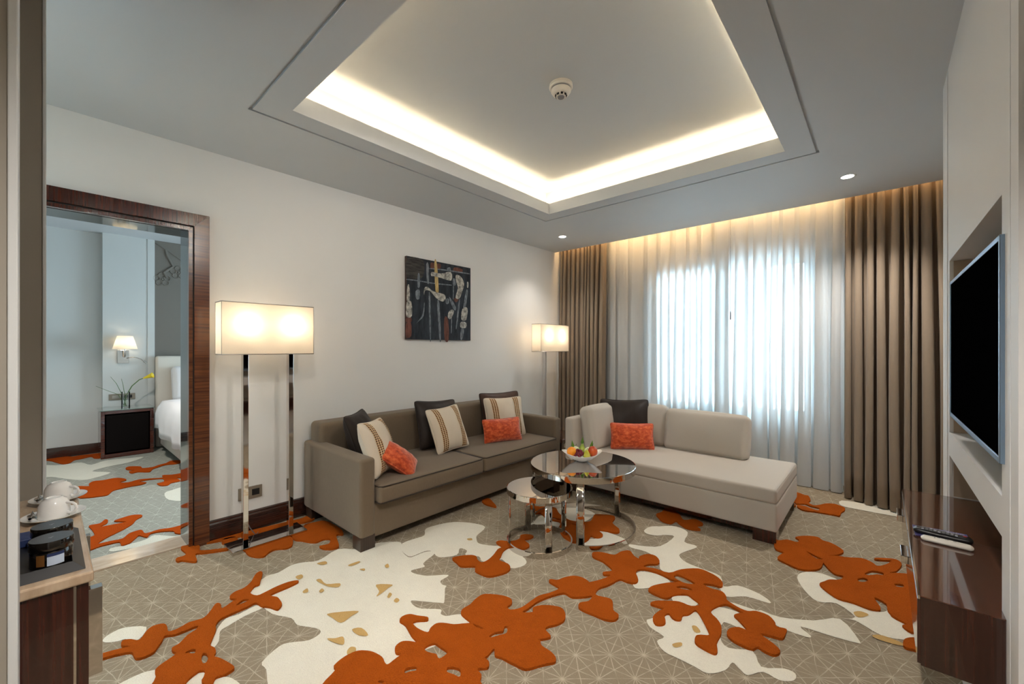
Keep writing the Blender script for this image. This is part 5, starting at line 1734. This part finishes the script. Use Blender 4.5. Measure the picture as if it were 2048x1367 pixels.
# vase
va = thing('vase', 'clear glass vase on the nightstand', 'vase', (-7.22, 0.685, NZ + 0.0105))
vx_, vy_, vz_ = -7.22, 0.685, NZ + 0.0105
bm = nbm()
lathe(bm, [(0, 0), (0.042, 0), (0.042, 0.20), (0.039, 0.20), (0.039, 0.008), (0, 0.008)], (vx_, vy_, vz_), 32)
obj('glass_body', bm, M['glass'], va, smooth=True)
bm = nbm()
lathe(bm, [(0, 0.0085), (0.0385, 0.0085), (0.0385, 0.13), (0, 0.13)], (vx_, vy_, vz_), 32)
obj('water', bm, M['water'], va, smooth=True)
fl = thing('flower', 'single yellow calla lily leaning out of the vase', 'flower', (vx_, vy_, vz_ + 0.01))
bm = nbm()
SPT = [(vx_ + 0.012, vy_ - 0.018, vz_ + 0.012), (vx_ + 0.004, vy_ + 0.004, vz_ + 0.15), (vx_, vy_ + 0.06, vz_ + 0.27), (vx_, vy_ + 0.13, vz_ + 0.345), (vx_, vy_ + 0.165, vz_ + 0.362)]
tube(bm, SPT, 0.0055, 8)
obj('stem', bm, M['stem'], fl, smooth=80)
bm = nbm()
dirv = Vector((0, 0.9, 0.35)).normalized()
prof = [(0.004, 0), (0.012, 0.02), (0.020, 0.05), (0.030, 0.075), (0.036, 0.088)]
lathe(bm, prof, (0, 0, 0), 20, fn=lambda p, a: Vector((p.x, p.y, p.z + (0.035 * (0.5 + 0.5 * cos(a)) if p.z > 0.07 else 0))))
bmesh.ops.transform(bm, matrix=Matrix.Translation(Vector(SPT[-1])) @ dirv.to_track_quat('Z', 'Y').to_matrix().to_4x4(), verts=bm.verts)
obj('petal', bm, M['petal'], fl, smooth=80, label='yellow funnel-shaped petal')
for k, (dy, dz, lab) in enumerate(((-0.14, 0.40, 'arching grass stalk, tallest of those at the left of the vase'), (-0.04, 0.37, 'upright grass stalk in the middle of the vase'), (-0.27, 0.29, 'grass stalk drooping farthest left from the vase'))):
    bm = nbm()
    tube(bm, [(vx_ - 0.01, vy_ + 0.01 - 0.01 * k, vz_ + 0.012), (vx_, vy_ + dy * 0.25, vz_ + 0.17), (vx_, vy_ + dy * 0.62, vz_ + dz * 0.78), (vx_, vy_ + dy, vz_ + dz)], 0.0025, 6, radii=[0.003, 0.003, 0.0025, 0.0015])
    o = obj('grass_stalk', bm, M['stem'], None, origin=(vx_, vy_, vz_ + 0.012))
    tag(o, lab, 'plant', 'grass stalks in the vase')

socket('wall_socket', -7.45, 0.545, 0.800, 0.672, 0.752, 'wide bronze socket plate on the wall behind the vase')

# reading sconce
sc = thing('wall_lamp', 'chrome wall lamp with pleated white shade over the nightstand', 'lamp', (-7.45, 0.685, 1.17))
bm = nbm()
box(bm, -7.45, -7.435, 0.628, 0.738, 1.150, 1.322, bev=0.003)
obj('back_plate', bm, M['chrome'], sc)
bm = nbm()
tube(bm, [(-7.436, 0.690, 1.240), (-7.38, 0.690, 1.235), (-7.34, 0.690, 1.250), (-7.335, 0.690, 1.330), (-7.335, 0.690, 1.40)], 0.009, 10)
obj('arm', bm, M['chrome'], sc, smooth=80)
bm = nbm()
pr = []


def pleat(p, a):
    k = 1 + 0.035 * (1 if int(a / (2 * pi) * 72 + 0.5) % 2 else -1)
    return Vector((p.x * k, p.y * k, p.z))


lathe(bm, [(0.118, 0.0), (0.096, 0.085), (0.074, 0.168)], (-7.335, 0.690, 1.336), 72, fn=pleat)
sh = obj('lamp_shade', bm, M['pleat'], sc, label='pleated white fabric shade')
bm = nbm()
ball(bm, (-7.335, 0.690, 1.41), 0.022, (1, 1, 1.2), 14)
obj('bulb', bm, M['bulb'], sc, smooth=True)
bm = nbm()
tube(bm, [(-7.436, 0.718, 1.215), (-7.40, 0.735, 1.222), (-7.38, 0.79, 1.228), (-7.37, 0.845, 1.205), (-7.365, 0.885, 1.165)], 0.006, 8)
tube(bm, [(-7.366, 0.875, 1.175), (-7.360, 0.905, 1.145)], 0.012, 10)
obj('reading_light', bm, M['chrome'], sc, smooth=80, label='gooseneck reading light')

# bed
bd = thing('bed', 'white-made bed with a cream headboard in the bedroom', 'bed', (-6.4, 1.95, 0))
bm = nbm()
rbox(bm, (-7.395, 1.95, 0.62), (0.10, 1.90, 1.24), 0.03, (0.006, 0, 0), n=8)
obj('headboard', bm, M['headboard'], bd, smooth=True)
bm = nbm()
rbox(bm, (-6.34, 1.95, 0.20), (2.0, 1.82, 0.32), 0.02, n=6)
obj('bed_base', bm, M['headboard'], bd, smooth=True)
bm = nbm()
rbox(bm, (-6.34, 1.95, 0.47), (2.0, 1.84, 0.25), 0.06, (0, 0, 0.02), n=8)
obj('mattress', bm, M['bed'], bd, smooth=True)
bm = nbm()
# duvet: draped sheet with a turned-back top edge and hanging sides
xs = [-6.93 + 1.60 * i / 24 for i in range(25)]
prof = []
for j in range(41):
    s_ = -1 + 2 * j / 40
    prof.append(s_)
rows = []
for i, x in enumerate(xs):
    row = []
    for s_ in prof:
        a = abs(s_)
        if a < 0.76:
            y = 1.95 + s_ / 0.76 * 0.94
            z = 0.645 + 0.02 * cos(s_ * 2) + 0.008 * sin(x * 7 + s_ * 5)
        else:
            d = (a - 0.76) / 0.24
            y = 1.95 + math.copysign(0.94 + 0.04 * min(1, d * 3) + 0.012 * sin(x * 16) * d, s_)
            z = 0.645 - 0.36 * d + 0.02 * sin(x * 9) * d - 0.015
            if x < -6.75: z += 0.05 * d
        row.append(bm.verts.new((x, y, z)))
    rows.append(row)
for i in range(len(rows) - 1):
    for j in range(40):
        bm.faces.new((rows[i][j], rows[i + 1][j], rows[i + 1][j + 1], rows[i][j + 1])).smooth = True
dv = obj('duvet', bm, M['bed'], bd, smooth=80)
m_ = dv.modifiers.new('thick', 'SOLIDIFY')
m_.thickness = 0.035
m_.offset = 1
bm = nbm()
rbox(bm, (0, 0, 0), (0.62, 0.16, 0.48), 0.06, (0, 0.05, 0), n=12, xf=Matrix.Translation((-7.235, 1.46, 0.86)) @ Matrix.Rotation(radians(90), 4, 'Z') @ Matrix.Rotation(radians(-14), 4, 'X'))
o = obj('bed_pillow', bm, M['bed'], None, smooth=True, origin=(-7.235, 1.46, 0.63))
tag(o, 'large white bed pillow standing against the cream headboard', 'pillow')

# air outlet in the bedroom ceiling
av = thing('ceiling_vent', 'long white air outlet in the bedroom ceiling', 'vent', (-6.72, 1.2, BC))
bm = nbm()
for a, b, c, d in ((-6.83, -6.81, 0.50, 1.9), (-6.66, -6.64, 0.50, 1.9), (-6.81, -6.66, 0.50, 0.52), (-6.81, -6.66, 1.88, 1.9)):
    box(bm, a, b, c, d, BC - 0.02, BC - 0.0002)
obj('frame', bm, M['white'], av)
for k in range(4):
    bm = nbm()
    xx = -6.795 + 0.036 * k
    box(bm, xx, xx + 0.006, 0.52, 1.88, BC - 0.016, BC - 0.0005)
    obj('slat', bm, M['white'], av)
